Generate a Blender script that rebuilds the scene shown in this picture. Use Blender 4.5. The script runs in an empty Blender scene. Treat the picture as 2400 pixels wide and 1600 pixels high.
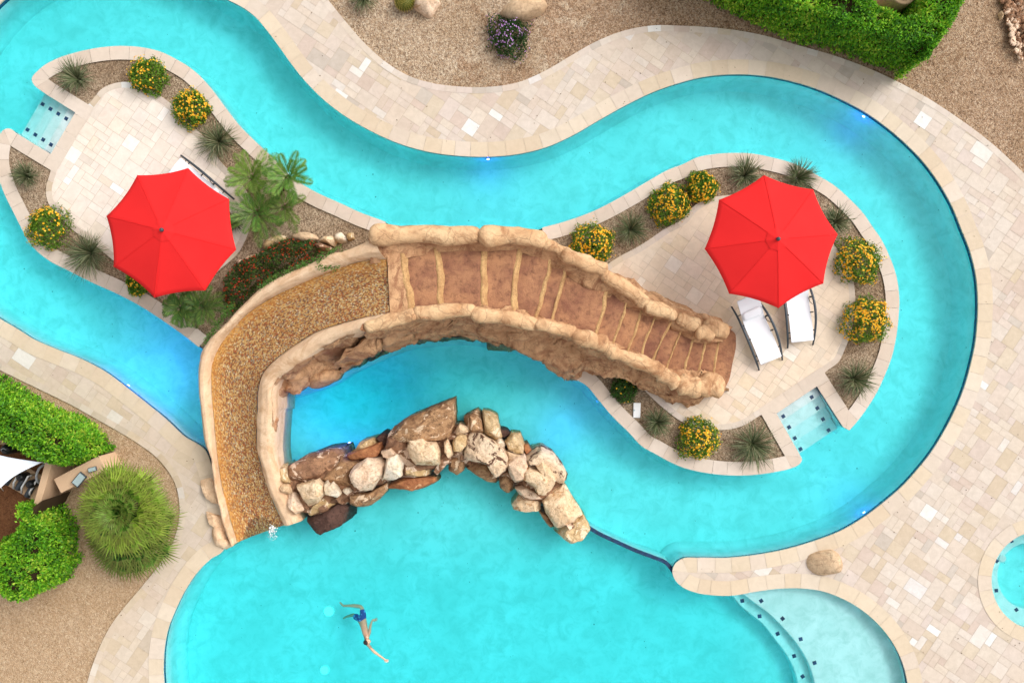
import bpy, bmesh, math, random
import numpy as np
from mathutils import Vector, Matrix, noise, geometry

# ---------------------------------------------------------------- basics
scene = bpy.context.scene
COL = scene.collection
H = 25.0          # camera height above the deck, metres
S = 80.0          # plan scale, units of the survey per metre at deck level
WATER = -0.14

def W(px, py, z=0.0):
    """plan position (survey units) of a point that lies at height z"""
    k = (H - z) / H / S
    return Vector(((px - 1200) * k, (800 - py) * k, z))

def lin(h):
    h = h.lstrip('#'); o = []
    for i in (0, 2, 4):
        c = int(h[i:i+2], 16) / 255
        o.append(c / 12.92 if c <= 0.04045 else ((c + 0.055) / 1.055) ** 2.4)
    return tuple(o)

def mul(c, f): return tuple(min(1.0, x * f) for x in c)
def mix(a, b, t): return tuple(x + (y - x) * t for x, y in zip(a, b))
def fbm(p, o=3): return noise.fractal(p, 1.0, 2.0, o)

class MB:
    """collects faces (with one colour each) and links them as ONE mesh object"""
    def __init__(s): s.v = []; s.f = []; s.c = []; s.uv = []
    def add(s, pts, col=(1, 1, 1), uv=None):
        n = len(s.v); s.v.extend([tuple(p) for p in pts])
        s.f.append(tuple(range(n, n + len(pts)))); s.c.append(col); s.uv.append(uv)
    def mesh(s, vs, fs, col=(1, 1, 1)):
        n = len(s.v); s.v.extend([tuple(p) for p in vs])
        for f in fs:
            s.f.append(tuple(i + n for i in f)); s.c.append(col); s.uv.append(None)
    def box(s, c, sx, sy, sz, rot=0.0, col=(1, 1, 1), bev=0.0):
        c = Vector(c); R = Matrix.Rotation(rot, 3, 'Z'); b = min(bev, sx/2.2, sy/2.2, sz/2.2)
        rings = [(-sz/2, b), (-sz/2 + b, 0), (sz/2 - b, 0), (sz/2, b)] if b else [(-sz/2, 0), (sz/2, 0)]
        vs = []
        for z, ins in rings:
            for x, y in ((-1, -1), (1, -1), (1, 1), (-1, 1)):
                vs.append(c + R @ Vector((x * (sx/2 - ins), y * (sy/2 - ins), z)))
        fs = [(3, 2, 1, 0)]
        for k in range(len(rings) - 1):
            for j in range(4):
                a, d = k*4 + j, k*4 + (j+1) % 4
                fs.append((a, d, d + 4, a + 4))
        n = (len(rings) - 1) * 4
        fs.append((n, n+1, n+2, n+3)); s.mesh(vs, fs, col)
    def tube(s, path, rad, seg=8, col=(1, 1, 1), flat=1.0, cap=True):
        """round (or flattened) tube along a list of points; rad a number or list"""
        path = [Vector(p) for p in path]; n = len(path)
        if not isinstance(rad, (list, tuple)): rad = [rad] * n
        vs = []; prev = None
        for i, p in enumerate(path):
            t = (path[min(i+1, n-1)] - path[max(i-1, 0)]).normalized()
            up = Vector((0, 0, 1)) if abs(t.z) < 0.95 else Vector((1, 0, 0))
            if prev is not None:
                x = prev - t * prev.dot(t)
                x = x.normalized() if x.length > 1e-4 else t.cross(up).normalized()
            else: x = t.cross(up).normalized()
            prev = x; y = t.cross(x).normalized()
            for j in range(seg):
                a = 2 * math.pi * j / seg
                vs.append(p + x * math.cos(a) * rad[i] + y * math.sin(a) * rad[i] * flat)
        fs = []
        for i in range(n - 1):
            for j in range(seg):
                a, b = i*seg + j, i*seg + (j+1) % seg
                fs.append((a, b, b + seg, a + seg))
        if cap:
            fs.append(tuple(range(seg))[::-1]); fs.append(tuple(range((n-1)*seg, n*seg)))
        s.mesh(vs, fs, col)
    def lathe(s, c, prof, seg=24, col=(1, 1, 1)):
        c = Vector(c); vs = []
        for r, z in prof:
            for j in range(seg):
                a = 2 * math.pi * j / seg
                vs.append(c + Vector((r * math.cos(a), r * math.sin(a), z)))
        fs = []
        for i in range(len(prof) - 1):
            for j in range(seg):
                a, b = i*seg + j, i*seg + (j+1) % seg
                fs.append((a, b, b + seg, a + seg))
        fs.append(tuple(range(seg))[::-1]); fs.append(tuple(range((len(prof)-1)*seg, len(prof)*seg)))
        s.mesh(vs, fs, col)
    def build(s, name, mat, parent=None, smooth=False, weld=False):
        me = bpy.data.meshes.new(name); me.from_pydata(s.v, [], s.f)
        at = me.attributes.new('Col', 'FLOAT_COLOR', 'FACE')
        a = np.ones((len(s.f), 4), 'f'); a[:, :3] = np.array(s.c, 'f').reshape(-1, 3)
        at.data.foreach_set('color', a.ravel())
        if any(u is not None for u in s.uv):
            ul = me.uv_layers.new(name='UVMap'); k = 0
            for f, u in zip(s.f, s.uv):
                for j in range(len(f)):
                    ul.data[k].uv = u[j] if u else (0, 0); k += 1
        me.validate()
        if weld:
            bm = bmesh.new(); bm.from_mesh(me)
            bmesh.ops.remove_doubles(bm, verts=bm.verts, dist=1e-4)
            bmesh.ops.recalc_face_normals(bm, faces=bm.faces)
            bm.to_mesh(me); bm.free()
        if smooth: me.polygons.foreach_set('use_smooth', [True] * len(me.polygons))
        o = bpy.data.objects.new(name, me); COL.objects.link(o); me.materials.append(mat)
        if parent: o.parent = parent
        me.update(); return o

def localise(o, parent):
    """mesh was written in world space: keep it there under a moved parent"""
    M = Matrix.Translation(parent.location).inverted()
    o.data.transform(M); return o

def thing(name, label, cat, loc=(0, 0, 0), rz=0.0, group=None):
    o = bpy.data.objects.new(name, None); COL.objects.link(o)
    o.empty_display_size = 0.2
    o.location = loc; o.rotation_euler = (0, 0, rz); o['label'] = label; o['category'] = cat
    if group: o['group'] = group
    return o
def tag(o, label, cat, group=None):
    o['label'] = label; o['category'] = cat
    if group: o['group'] = group
    return o
def struct(o, kind='structure'):
    o['kind'] = kind; return o

# ---------------------------------------------------------------- curves in plan
def smooth_closed(pts, step=5.0, closed=True):
    P = [Vector((p[0], p[1])) for p in pts]; corner = [len(p) > 2 and bool(p[2]) for p in pts]
    n = len(P); out = []
    segs = range(n) if closed else range(n - 1)
    def tang(i, incoming):
        a, b, c = P[(i-1) % n], P[i], P[(i+1) % n]
        if not closed and i == 0: return (c - b).normalized()
        if not closed and i == n - 1: return (b - a).normalized()
        if corner[i]: return (b - a).normalized() if incoming else (c - b).normalized()
        d = (b - a).normalized() * (c - b).length + (c - b).normalized() * (b - a).length
        return d.normalized() if d.length > 1e-6 else (c - a).normalized()
    for i in segs:
        j = (i + 1) % n; a, b = P[i], P[j]; L = (b - a).length
        k = max(1, int(L / step)); m0 = tang(i, False) * L; m1 = tang(j, True) * L
        for q in range(k):
            t = q / k; t2 = t*t; t3 = t2*t
            out.append(a*(2*t3 - 3*t2 + 1) + m0*(t3 - 2*t2 + t) + b*(-2*t3 + 3*t2) + m1*(t3 - t2))
    if not closed: out.append(P[-1].copy())
    return out

def plan(pts, z=0.0): return [W(p[0], p[1], z).to_2d() for p in pts]

def area(p):
    return sum(p[i].x * p[(i+1) % len(p)].y - p[(i+1) % len(p)].x * p[i].y for i in range(len(p))) / 2

def offset(p, d):
    """closed outline moved inward by d (outward when negative)"""
    sgn = 1 if area(p) > 0 else -1; n = len(p); out = []
    for i in range(n):
        e0 = (p[i] - p[i-1]); e1 = (p[(i+1) % n] - p[i])
        if e0.length < 1e-6: e0 = e1
        if e1.length < 1e-6: e1 = e0
        e0 = e0.normalized(); e1 = e1.normalized()
        n0 = Vector((-e0.y, e0.x)) * sgn; n1 = Vector((-e1.y, e1.x)) * sgn
        m = n0 + n1
        if m.length < 1e-3: m = n0.copy()
        m = m.normalized(); c = max(0.5, m.dot(n0))
        out.append(p[i] + m * d / c)
    return out

def inside(poly, xs, ys):
    px = np.array([p.x for p in poly]); py = np.array([p.y for p in poly])
    r = np.zeros(len(xs), bool); j = len(px) - 1
    for i in range(len(px)):
        c = ((py[i] > ys) != (py[j] > ys))
        if c.any():
            r ^= c & (xs < (px[j] - px[i]) * (ys - py[i]) / (py[j] - py[i] + 1e-12) + px[i])
        j = i
    return r

def fill(mb, loops, z, col=(1, 1, 1)):
    L = [[Vector((p.x, p.y, 0)) for p in l] for l in loops]; flat = [p for l in L for p in l]
    tris = geometry.tessellate_polygon(L); vs = [Vector((p.x, p.y, z)) for p in flat]; fs = []
    for t in tris:
        a, b, c = (flat[i] for i in t)
        fs.append(t if (b - a).cross(c - a).z > 0 else (t[0], t[2], t[1]))
    mb.mesh(vs, fs, col)

def skirt(mb, loop, z0, z1, col=(1, 1, 1)):
    n = len(loop); vs = [Vector((p.x, p.y, z0)) for p in loop] + [Vector((p.x, p.y, z1)) for p in loop]
    mb.mesh(vs, [(i, (i+1) % n, n + (i+1) % n, n + i) for i in range(n)], col)

def resample(pts, n):
    """open polyline -> n evenly spaced points (works for 2D and 3D vectors)"""
    d = [0.0]
    for a, b in zip(pts, pts[1:]): d.append(d[-1] + (b - a).length)
    out = []; j = 0
    for k in range(n):
        t = d[-1] * k / (n - 1)
        while j < len(pts) - 2 and d[j+1] < t: j += 1
        s = (t - d[j]) / max(1e-9, d[j+1] - d[j]); out.append(pts[j].lerp(pts[j+1], s))
    return out

# ---------------------------------------------------------------- materials
MATS = {}
def new_mat(name):
    m = bpy.data.materials.new(name); m.use_nodes = True
    nt = m.node_tree; nt.nodes.clear(); return m, nt
class N:
    """tiny node helper"""
    def __init__(s, nt): s.nt = nt
    def n(s, t, **kw):
        x = s.nt.nodes.new(t)
        for k, v in kw.items():
            if k.startswith('i_'):
                key = k[2:]; x.inputs[int(key) if key.isdigit() else key.replace('_', ' ')].default_value = v
            else: setattr(x, k, v)
        return x
    def l(s, a, b): s.nt.links.new(a, b)
    def ramp(s, fac, stops, interp='LINEAR'):
        r = s.n('ShaderNodeValToRGB'); r.color_ramp.interpolation = interp; e = r.color_ramp.elements
        while len(e) < len(stops): e.new(0.5)
        for q, (p, c) in zip(e, stops):
            q.position = p; q.color = (*c, 1) if len(c) == 3 else c
        s.l(fac, r.inputs[0]); return r.outputs[0]
    def mixc(s, fac, a, b, mode='MIX'):
        m = s.n('ShaderNodeMix', data_type='RGBA', blend_type=mode)
        for sock, v in ((m.inputs[0], fac), (m.inputs[6], a), (m.inputs[7], b)):
            if hasattr(v, 'is_output'): s.l(v, sock)
            elif isinstance(v, (int, float)): sock.default_value = v
            else: sock.default_value = (*v, 1)
        return m.outputs[2]
    def noise(s, vec, scale, detail=3, rough=0.55, dist=0.0):
        x = s.n('ShaderNodeTexNoise'); x.inputs['Scale'].default_value = scale
        x.inputs['Detail'].default_value = detail; x.inputs['Roughness'].default_value = rough
        x.inputs['Distortion'].default_value = dist; s.l(vec, x.inputs['Vector']); return x
    def bump(s, h, strength, dist=0.02, normal=None):
        b = s.n('ShaderNodeBump'); b.inputs['Strength'].default_value = strength
        b.inputs['Distance'].default_value = dist; s.l(h, b.inputs['Height'])
        if normal: s.l(normal, b.inputs['Normal'])
        return b.outputs[0]
    def out(s, surf, vol=None):
        o = s.n('ShaderNodeOutputMaterial')
        if surf: s.l(surf, o.inputs['Surface'])
        if vol: s.l(vol, o.inputs['Volume'])
    def bsdf(s, col, rough=0.6, normal=None, spec=0.3, metal=0.0):
        b = s.n('ShaderNodeBsdfPrincipled'); b.inputs['Roughness'].default_value = rough
        b.inputs['Specular IOR Level'].default_value = spec; b.inputs['Metallic'].default_value = metal
        if hasattr(col, 'is_output'): s.l(col, b.inputs['Base Color'])
        else: b.inputs['Base Color'].default_value = (*col, 1)
        if normal: s.l(normal, b.inputs['Normal'])
        return b
    def obj(s): return s.n('ShaderNodeTexCoord').outputs['Object']
    def geo(s): return s.n('ShaderNodeNewGeometry').outputs['Position']
    def attr(s): return s.n('ShaderNodeAttribute', attribute_name='Col').outputs['Color']

def plain(name, col, rough=0.5, spec=0.4, metal=0.0, var=0.12, scale=30, bump=0.0):
    m, nt = new_mat(name); g = N(nt); p = g.geo(); nz = g.noise(p, scale, 4)
    c = g.mixc(nz.outputs[0], mul(col, 1 - var), mul(col, 1 + var))
    nb = g.bump(nz.outputs[0], bump, 0.01) if bump else None
    g.out(g.bsdf(c, rough, nb, spec, metal).outputs[0]); return m

def stone_attr(name, rough=0.75, pit=0.5, var=0.16):
    """honed travertine: one colour per paver with clouding, veins and pits"""
    m, nt = new_mat(name); g = N(nt); p = g.geo(); a = g.attr()
    big = g.noise(p, 0.35, 3); mid = g.noise(p, 5, 5, 0.65, 0.6); fine = g.noise(p, 45, 3)
    c = g.mixc(g.ramp(mid.outputs[0], [(0.3, (0, 0, 0)), (0.7, (1, 1, 1))]), g.mixc(1.0, a, (1 - var*.8, 1 - var*.85, 1 - var*.95), 'MULTIPLY'), a)
    c = g.mixc(g.ramp(big.outputs[0], [(0.35, (0, 0, 0)), (0.65, (1, 1, 1))]), c, g.mixc(1.0, c, (0.965, 0.94, 0.905), 'MULTIPLY'))
    pits = g.ramp(fine.outputs[0], [(0.27, (1, 1, 1)), (0.33, (0, 0, 0))])
    c = g.mixc(g.mixc(1.0, pits, (pit, pit, pit), 'MULTIPLY'), c, (0.27, 0.2, 0.13))
    st = g.noise(p, 0.9, 5, 0.7, 1.2)
    c = g.mixc(g.ramp(st.outputs[0], [(0.70, (0, 0, 0)), (0.80, (0.4, 0.4, 0.4))]), c, (0.55, 0.39, 0.22))
    nb = g.bump(mid.outputs[0], 0.25, 0.01, g.bump(fine.outputs[0], 0.2, 0.004))
    g.out(g.bsdf(c, rough, nb, 0.25).outputs[0]); return m

def gravel_mat(name, tones, patch, patch_amt=0.6, scale=38, batches=False):
    m, nt = new_mat(name); g = N(nt); p = g.geo()
    v = g.n('ShaderNodeTexVoronoi', i_Scale=scale, i_Randomness=1.0); g.l(p, v.inputs['Vector'])
    sep = g.n('ShaderNodeSeparateColor'); g.l(v.outputs['Color'], sep.inputs[0])
    stops = [(i / (len(tones) - 1), t) for i, t in enumerate(tones)]
    c = g.ramp(sep.outputs[0], stops)
    v2 = g.n('ShaderNodeTexVoronoi', i_Scale=scale * 0.45, i_Randomness=1.0); g.l(p, v2.inputs['Vector'])
    sep2 = g.n('ShaderNodeSeparateColor'); g.l(v2.outputs['Color'], sep2.inputs[0])
    c = g.mixc(0.35, c, g.ramp(sep2.outputs[1], stops))
    pn = g.noise(p, 0.55, 6, 0.62, 0.8)
    pm = g.ramp(pn.outputs[0], [(0.44, (0, 0, 0)), (0.62, (patch_amt,)*3)])
    c = g.mixc(pm, c, g.mixc(1.0, c, patch, 'MULTIPLY'))
    fine = g.noise(p, 6, 5, 0.7)
    c = g.mixc(g.ramp(fine.outputs[0], [(0.5, (0, 0, 0)), (0.8, (0.5,)*3)]), c, g.mixc(1.0, c, (0.72, 0.66, 0.6), 'MULTIPLY'))
    if batches:   # sandier, more orange fill at the lower left; darker pinkish chips at the upper right
        xyz = g.n('ShaderNodeSeparateXYZ'); g.l(p, xyz.inputs[0]); wob = g.noise(p, 0.5, 4, 0.6)
        def region(sx, sy, off):
            ax = g.n('ShaderNodeMath', operation='MULTIPLY'); g.l(xyz.outputs[0], ax.inputs[0]); ax.inputs[1].default_value = sx
            ay = g.n('ShaderNodeMath', operation='MULTIPLY_ADD'); g.l(xyz.outputs[1], ay.inputs[0]); ay.inputs[1].default_value = sy; g.l(ax.outputs[0], ay.inputs[2])
            aw = g.n('ShaderNodeMath', operation='MULTIPLY_ADD'); g.l(wob.outputs[0], aw.inputs[0]); aw.inputs[1].default_value = 1.6; g.l(ay.outputs[0], aw.inputs[2])
            return g.ramp(aw.outputs[0], [(off, (0, 0, 0)), (min(1, off + .12), (1, 1, 1))])
        ll = region(-0.06, -0.02, 1.0 - 0.02); tr = region(0.06, 0.02, 1.0 - 0.02)
        sand = g.mixc(g.noise(p, 1.1, 5, 0.65).outputs[0], lin('#b48c60'), lin('#c4a682'))
        sm = g.mixc(1.0, ll, (0.4, 0.4, 0.4), 'MULTIPLY'); c = g.mixc(sm, c, sand)
        c = g.mixc(tr, c, g.mixc(1.0, c, (0.87, 0.80, 0.76), 'MULTIPLY'))
    nb = g.bump(v.outputs['Distance'], 0.9, 0.02)
    g.out(g.bsdf(c, 0.95, nb, 0.1).outputs[0]); return m

def rock_mat(name, light, mid, dark, scale=1.0, patch=None, patch_at=0.6, crack=0.55, rough=0.85, speck=1.0, streak=None):
    m, nt = new_mat(name); g = N(nt); p = g.geo()
    a = g.noise(p, 1.6 * scale, 6, 0.62, 0.5); b = g.noise(p, 7 * scale, 6, 0.7, 0.4); f = g.noise(p, 38 * scale, 4, 0.7)
    c = g.ramp(a.outputs[0], [(0.3, mid), (0.62, light)])
    c = g.mixc(g.ramp(b.outputs[0], [(0.30, (speck,)*3), (0.52, (0, 0, 0))]), c, mix(mid, dark, 0.45))
    if streak: c = g.mixc(g.ramp(g.noise(p, 1.1*scale, 6, .7, 2.2).outputs[0], [(0.5, (0, 0, 0)), (0.62, (.8,)*3)]), c, streak)
    if patch:
        q = g.noise(p, 2.3 * scale, 5, 0.65, 0.9)
        c = g.mixc(g.ramp(q.outputs[0], [(patch_at, (0, 0, 0)), (patch_at + 0.03, (1, 1, 1))]), c, patch)
    w = g.n('ShaderNodeTexVoronoi', feature='DISTANCE_TO_EDGE', i_Scale=2.3 * scale)
    wp = g.n('ShaderNodeVectorMath', operation='ADD'); g.l(p, wp.inputs[0])
    ws = g.n('ShaderNodeVectorMath', operation='SCALE'); ws.inputs['Scale'].default_value = 0.5
    g.l(g.noise(p, 2.5 * scale, 4).outputs['Color'], ws.inputs[0]); g.l(ws.outputs[0], wp.inputs[1]); g.l(wp.outputs[0], w.inputs['Vector'])
    cr = g.ramp(w.outputs['Distance'], [(0.0, (crack,)*3), (0.022, (0, 0, 0))])
    c = g.mixc(cr, c, dark)
    c = g.mixc(g.ramp(f.outputs[0], [(0.35, (0.35*speck,)*3), (0.55, (0, 0, 0))]), c, g.mixc(1.0, c, (0.6, 0.55, 0.5), 'MULTIPLY'))
    hsum = g.n('ShaderNodeMath', operation='ADD'); g.l(b.outputs[0], hsum.inputs[0]); g.l(f.outputs[0], hsum.inputs[1])
    inv = g.n('ShaderNodeMath', operation='SUBTRACT'); g.l(hsum.outputs[0], inv.inputs[0]); g.l(cr, inv.inputs[1])
    nb = g.bump(inv.outputs[0], 0.55, 0.05)
    g.out(g.bsdf(c, rough, nb, 0.2).outputs[0]); return m

def leaf_mat(name, trans=0.3, rough=0.5, var=0.25):
    m, nt = new_mat(name); g = N(nt); a = g.attr(); p = g.geo()
    nz = g.noise(p, 9, 3); c = g.mixc(nz.outputs[0], g.mixc(1.0, a, (1 - var, 1 - var, 1 - var), 'MULTIPLY'), g.mixc(1.0, a, (1 + var, 1 + var, 1 + var), 'MULTIPLY'))
    b = g.bsdf(c, rough, None, 0.3); t = g.n('ShaderNodeBsdfTranslucent'); g.l(c, t.inputs[0])
    x = g.n('ShaderNodeMixShader'); x.inputs[0].default_value = trans
    g.l(b.outputs[0], x.inputs[1]); g.l(t.outputs[0], x.inputs[2]); g.out(x.outputs[0]); return m

M = MATS
M['paver'] = stone_attr('travertine_pavers'); M['coping'] = stone_attr('travertine_coping', pit=0.3, var=0.12)
M['gravel'] = gravel_mat('tan_gravel', [lin('#5c4a39'), lin('#8d7560'), lin('#a68b70'), lin('#b79c7e'), lin('#d6c4ab'), lin('#846f5b')], (0.74, 0.68, 0.60), batches=True)
M['bed'] = gravel_mat('bed_gravel', [lin('#4c3d2f'), lin('#7b6651'), lin('#978069'), lin('#b0997e'), lin('#cbb79c'), lin('#715f4e')], (0.6, 0.52, 0.45), 0.7, 46)

# pool plaster: white pebble finish with cloudy patches and scattered specks
m, nt = new_mat('pool_plaster'); g = N(nt); p = g.geo()
c1 = g.noise(p, 0.55, 5, 0.62, 0.5); c2 = g.noise(p, 2.6, 6, 0.7, 0.6); c3 = g.noise(p, 60, 2)
c = g.ramp(c1.outputs[0], [(0.34, (0.76, 0.825, 0.805)), (0.62, (0.93, 0.94, 0.94))])
c = g.mixc(g.ramp(c2.outputs[0], [(0.36, (0.75,)*3), (0.56, (0, 0, 0))]), c, (0.63, 0.72, 0.69))
c = g.mixc(g.ramp(c3.outputs[0], [(0.25, (0.6,)*3), (0.4, (0, 0, 0))]), c, (0.70, 0.735, 0.725))
v = g.n('ShaderNodeTexVoronoi', i_Scale=1.1, i_Randomness=1.0); g.l(p, v.inputs['Vector'])
c = g.mixc(g.ramp(v.outputs['Distance'], [(0.018, (0.8,)*3), (0.03, (0, 0, 0))]), c, (0.12, 0.1, 0.08))
g.out(g.bsdf(c, 0.8, g.bump(c3.outputs[0], 0.2, 0.004), 0.2).outputs[0]); M['plaster'] = m

# glazed navy waterline tile with grout joints
m, nt = new_mat('navy_tile'); g = N(nt); p = g.geo()
nz = g.noise(p, 11, 2); c = g.ramp(nz.outputs[0], [(0.35, lin('#0c2a4c')), (0.65, lin('#1f4a78'))])
g.out(g.bsdf(c, 0.2, None, 0.5).outputs[0]); M['navy'] = m

# water: clear Fresnel surface with gentle ripples over a red-absorbing body
def water_mat(name, density, col):
    m, nt = new_mat(name); g = N(nt); p = g.geo()
    r1 = g.noise(p, 1.4, 3, 0.5, 0.3); r2 = g.noise(p, 7, 2)
    nb = g.bump(r1.outputs[0], 0.05, 0.12, g.bump(r2.outputs[0], 0.02, 0.03))
    fr = g.n('ShaderNodeFresnel', i_IOR=1.33); g.l(nb, fr.inputs['Normal'])
    gl = g.n('ShaderNodeBsdfGlossy', i_Roughness=0.03); g.l(nb, gl.inputs['Normal'])
    tr = g.n('ShaderNodeBsdfTransparent'); x = g.n('ShaderNodeMixShader')
    g.l(fr.outputs[0], x.inputs[0]); g.l(tr.outputs[0], x.inputs[1]); g.l(gl.outputs[0], x.inputs[2])
    va = g.n('ShaderNodeVolumeAbsorption', i_Density=density); va.inputs['Color'].default_value = (*col, 1)
    g.out(x.outputs[0], va.outputs[0]); return m
M['water'] = water_mat('pool_water', 0.90, (0.0, 0.978, 0.997))

M['red'] = None
m, nt = new_mat('red_canvas'); g = N(nt); p = g.obj()
wv = g.noise(p, 90, 2); big = g.noise(p, 1.3, 3)
c = g.mixc(big.outputs[0], lin('#cf2122'), lin('#dc2827'))
g.out(g.bsdf(c, 0.85, g.bump(wv.outputs[0], 0.15, 0.003), 0.15).outputs[0]); M['red'] = m
M['dark_metal'] = plain('charcoal_metal', lin('#3d4349'), 0.45, 0.5, 0.2)
M['sling'] = plain('white_sling', (0.78, 0.78, 0.80), 0.8, 0.2, 0, 0.05, 120, 0.15)
M['white'] = plain('white_plastic', (0.75, 0.74, 0.72), 0.5)
M['leaf'] = leaf_mat('foliage', 0.38); M['blade'] = leaf_mat('spiky_blades', 0.2, 0.55, 0.2)
M['petal'] = leaf_mat('petals', 0.25, 0.6, 0.1)
M['bark'] = rock_mat('bark', lin('#6e5640'), lin('#4d3a2a'), lin('#241a12'), 4)
M['twig'] = plain('twigs', lin('#3b2d1f'), 0.9, 0.1, 0, 0.3)

# faux rock of the slide and bridge
M['faux'] = rock_mat('carved_rock', lin('#d2a67c'), lin('#b0815c'), lin('#62402b'), 1.0, None, 0.6, 0.5, speck=.65, streak=lin('#936347'))
M['faux_log'] = rock_mat('carved_rock_pale', lin('#dbb88e'), lin('#bd9067'), lin('#573a29'), 0.6, None, 0.6, 0.35, speck=.7, streak=lin('#9c6d4a'))
M['faux_brown'] = rock_mat('carved_rock_brown', lin('#dbb38a'), lin('#bd9069'), lin('#6b4833'), 1.1, None, 0.6, 0.45, speck=.5, streak=lin('#a0714e'))
M['rim'] = rock_mat('slide_rim', lin('#e8caa8'), lin('#d8b18b'), lin('#a27c5e'), 0.7, None, 0.6, 0.12, speck=.4, streak=lin('#c99f78'))
M['tread'] = rock_mat('stamped_tread', lin('#b5835f'), lin('#855846'), lin('#452d23'), 0.9, None, 0.6, 0.05, speck=.8)
M['nosing'] = rock_mat('step_nosing', lin('#cfa874'), lin('#b08458'), lin('#72503a'), 2.0, None, 0.6, 0.1)
# weir boulders
M['r_cream'] = rock_mat('boulder_cream', lin('#efd5b2'), lin('#dab68c'), lin('#7c5a40'), 1.3, lin('#c4966a'), 0.60, 0.55)
M['r_pink'] = rock_mat('boulder_pinkish', lin('#edd3b8'), lin('#d6b391'), lin('#836350'), 1.3, lin('#c49b74'), 0.62, 0.45)
M['r_white'] = rock_mat('boulder_white', lin('#f3e6d2'), lin('#e3cba8'), lin('#96795e'), 1.5, None, 0.6, 0.35)
M['r_brown'] = rock_mat('boulder_brown', lin('#bd946c'), lin('#96704f'), lin('#3c271c'), 1.3, lin('#dcc0a0'), 0.57, 0.65, streak=lin('#6e4c35'))
M['r_brownpale'] = rock_mat('boulder_brown_pale_patches', lin('#a67d5e'), lin('#835f48'), lin('#412b20'), 1.0, lin('#e3c6ab'), 0.54, 0.45, streak=lin('#6a4a38'))
M['r_dark'] = rock_mat('boulder_dark', lin('#5f453b'), lin('#453029'), lin('#1d1411'), 1.4, lin('#a98468'), 0.7, 0.5)
M['r_orange'] = rock_mat('boulder_orange', lin('#b98055'), lin('#96593a'), lin('#4a2d1e'), 1.6, lin('#cfa47c'), 0.62, 0.5)
M['r_ochre'] = rock_mat('boulder_ochre', lin('#dcbf94'), lin('#b8935f'), lin('#64462c'), 1.4, lin('#e6d2b2'), 0.58, 0.55)
M['r_creamdark'] = rock_mat('boulder_cream_dark_patches', lin('#e9d2b4'), lin('#d9b894'), lin('#6d5140'), 1.1, lin('#6a4c3c'), 0.54, 0.3)
M['r_grey'] = rock_mat('boulder_grey', lin('#d8bc9a'), lin('#c09f7d'), lin('#7a604a'), 1.0, None, 0.6, 0.35)
M['stucco'] = plain('tan_stucco', lin('#c9a888'), 0.95, 0.1, 0, 0.1, 40, 0.3)
M['grey_pipe'] = plain('grey_pipe', lin('#a9adb0'), 0.5); M['black'] = plain('black_plastic', lin('#1c1d1f'), 0.4)
M['dirt'] = gravel_mat('red_dirt', [lin('#5a3a26'), lin('#70492f'), lin('#7d5538'), lin('#6a4630')], (0.7, 0.65, 0.6), 0.6, 30)
M['sail'] = plain('shade_sail', (0.72, 0.76, 0.82), 0.8, 0.2, 0, 0.04)
M['lens_glass'] = plain('grey_lens', lin('#9fb0b0'), 0.25, 0.5)

# mosaic of the slide: small tiles in rows, one colour each, from the UV map (metres)
m, nt = new_mat('slide_mosaic'); g = N(nt); uv = g.n('ShaderNodeTexCoord').outputs['UV']
sp = g.n('ShaderNodeSeparateXYZ'); g.l(uv, sp.inputs[0])
def fl(sock, size, off=None):
    d = g.n('ShaderNodeMath', operation='DIVIDE'); g.l(sock, d.inputs[0]); d.inputs[1].default_value = size
    o = d.outputs[0]
    if off is not None:
        q = g.n('ShaderNodeMath', operation='ADD'); g.l(o, q.inputs[0]); g.l(off, q.inputs[1]); o = q.outputs[0]
    f = g.n('ShaderNodeMath', operation='FLOOR'); g.l(o, f.inputs[0]); return f.outputs[0]
row = fl(sp.outputs[0], 0.027)
half = g.n('ShaderNodeMath', operation='MULTIPLY'); g.l(row, half.inputs[0]); half.inputs[1].default_value = 0.37
colm = fl(sp.outputs[1], 0.045, half.outputs[0])
cmb = g.n('ShaderNodeCombineXYZ'); g.l(row, cmb.inputs[0]); g.l(colm, cmb.inputs[1])
wn = g.n('ShaderNodeTexWhiteNoise', noise_dimensions='3D'); g.l(cmb.outputs[0], wn.inputs['Vector'])
c = g.ramp(wn.outputs['Value'], [(0, lin('#805434')), (0.15, lin('#a47845')), (0.32, lin('#b48a50')), (0.48, lin('#96552f')), (0.62, lin('#bb9d6a')), (0.78, lin('#8f806a')), (0.88, lin('#6d4a30')), (0.965, lin('#c9b896'))], 'CONSTANT')
ed = g.ramp(sp.outputs[0], [(0.0, (1, 1, 1)), (0.42, (0, 0, 0))])   # mineral deposit along the outer edge of the run
en = g.noise(g.geo(), 3.0, 4, 0.65); em = g.n('ShaderNodeMath', operation='MULTIPLY'); g.l(ed, em.inputs[0]); g.l(en.outputs[0], em.inputs[1])
c = g.mixc(em.outputs[0], c, lin('#c98d3c'))
wet = g.noise(g.geo(), 1.3, 4, 0.6); c = g.mixc(g.ramp(wet.outputs[0], [(0.45, (0, 0, 0)), (0.65, (.45,)*3)]), c, g.mixc(1.0, c, (0.75, 0.62, 0.5), 'MULTIPLY'))
g.out(g.bsdf(c, 0.4, g.bump(wn.outputs['Value'], 0.15, 0.005), 0.35).outputs[0]); M['mosaic'] = m

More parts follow.
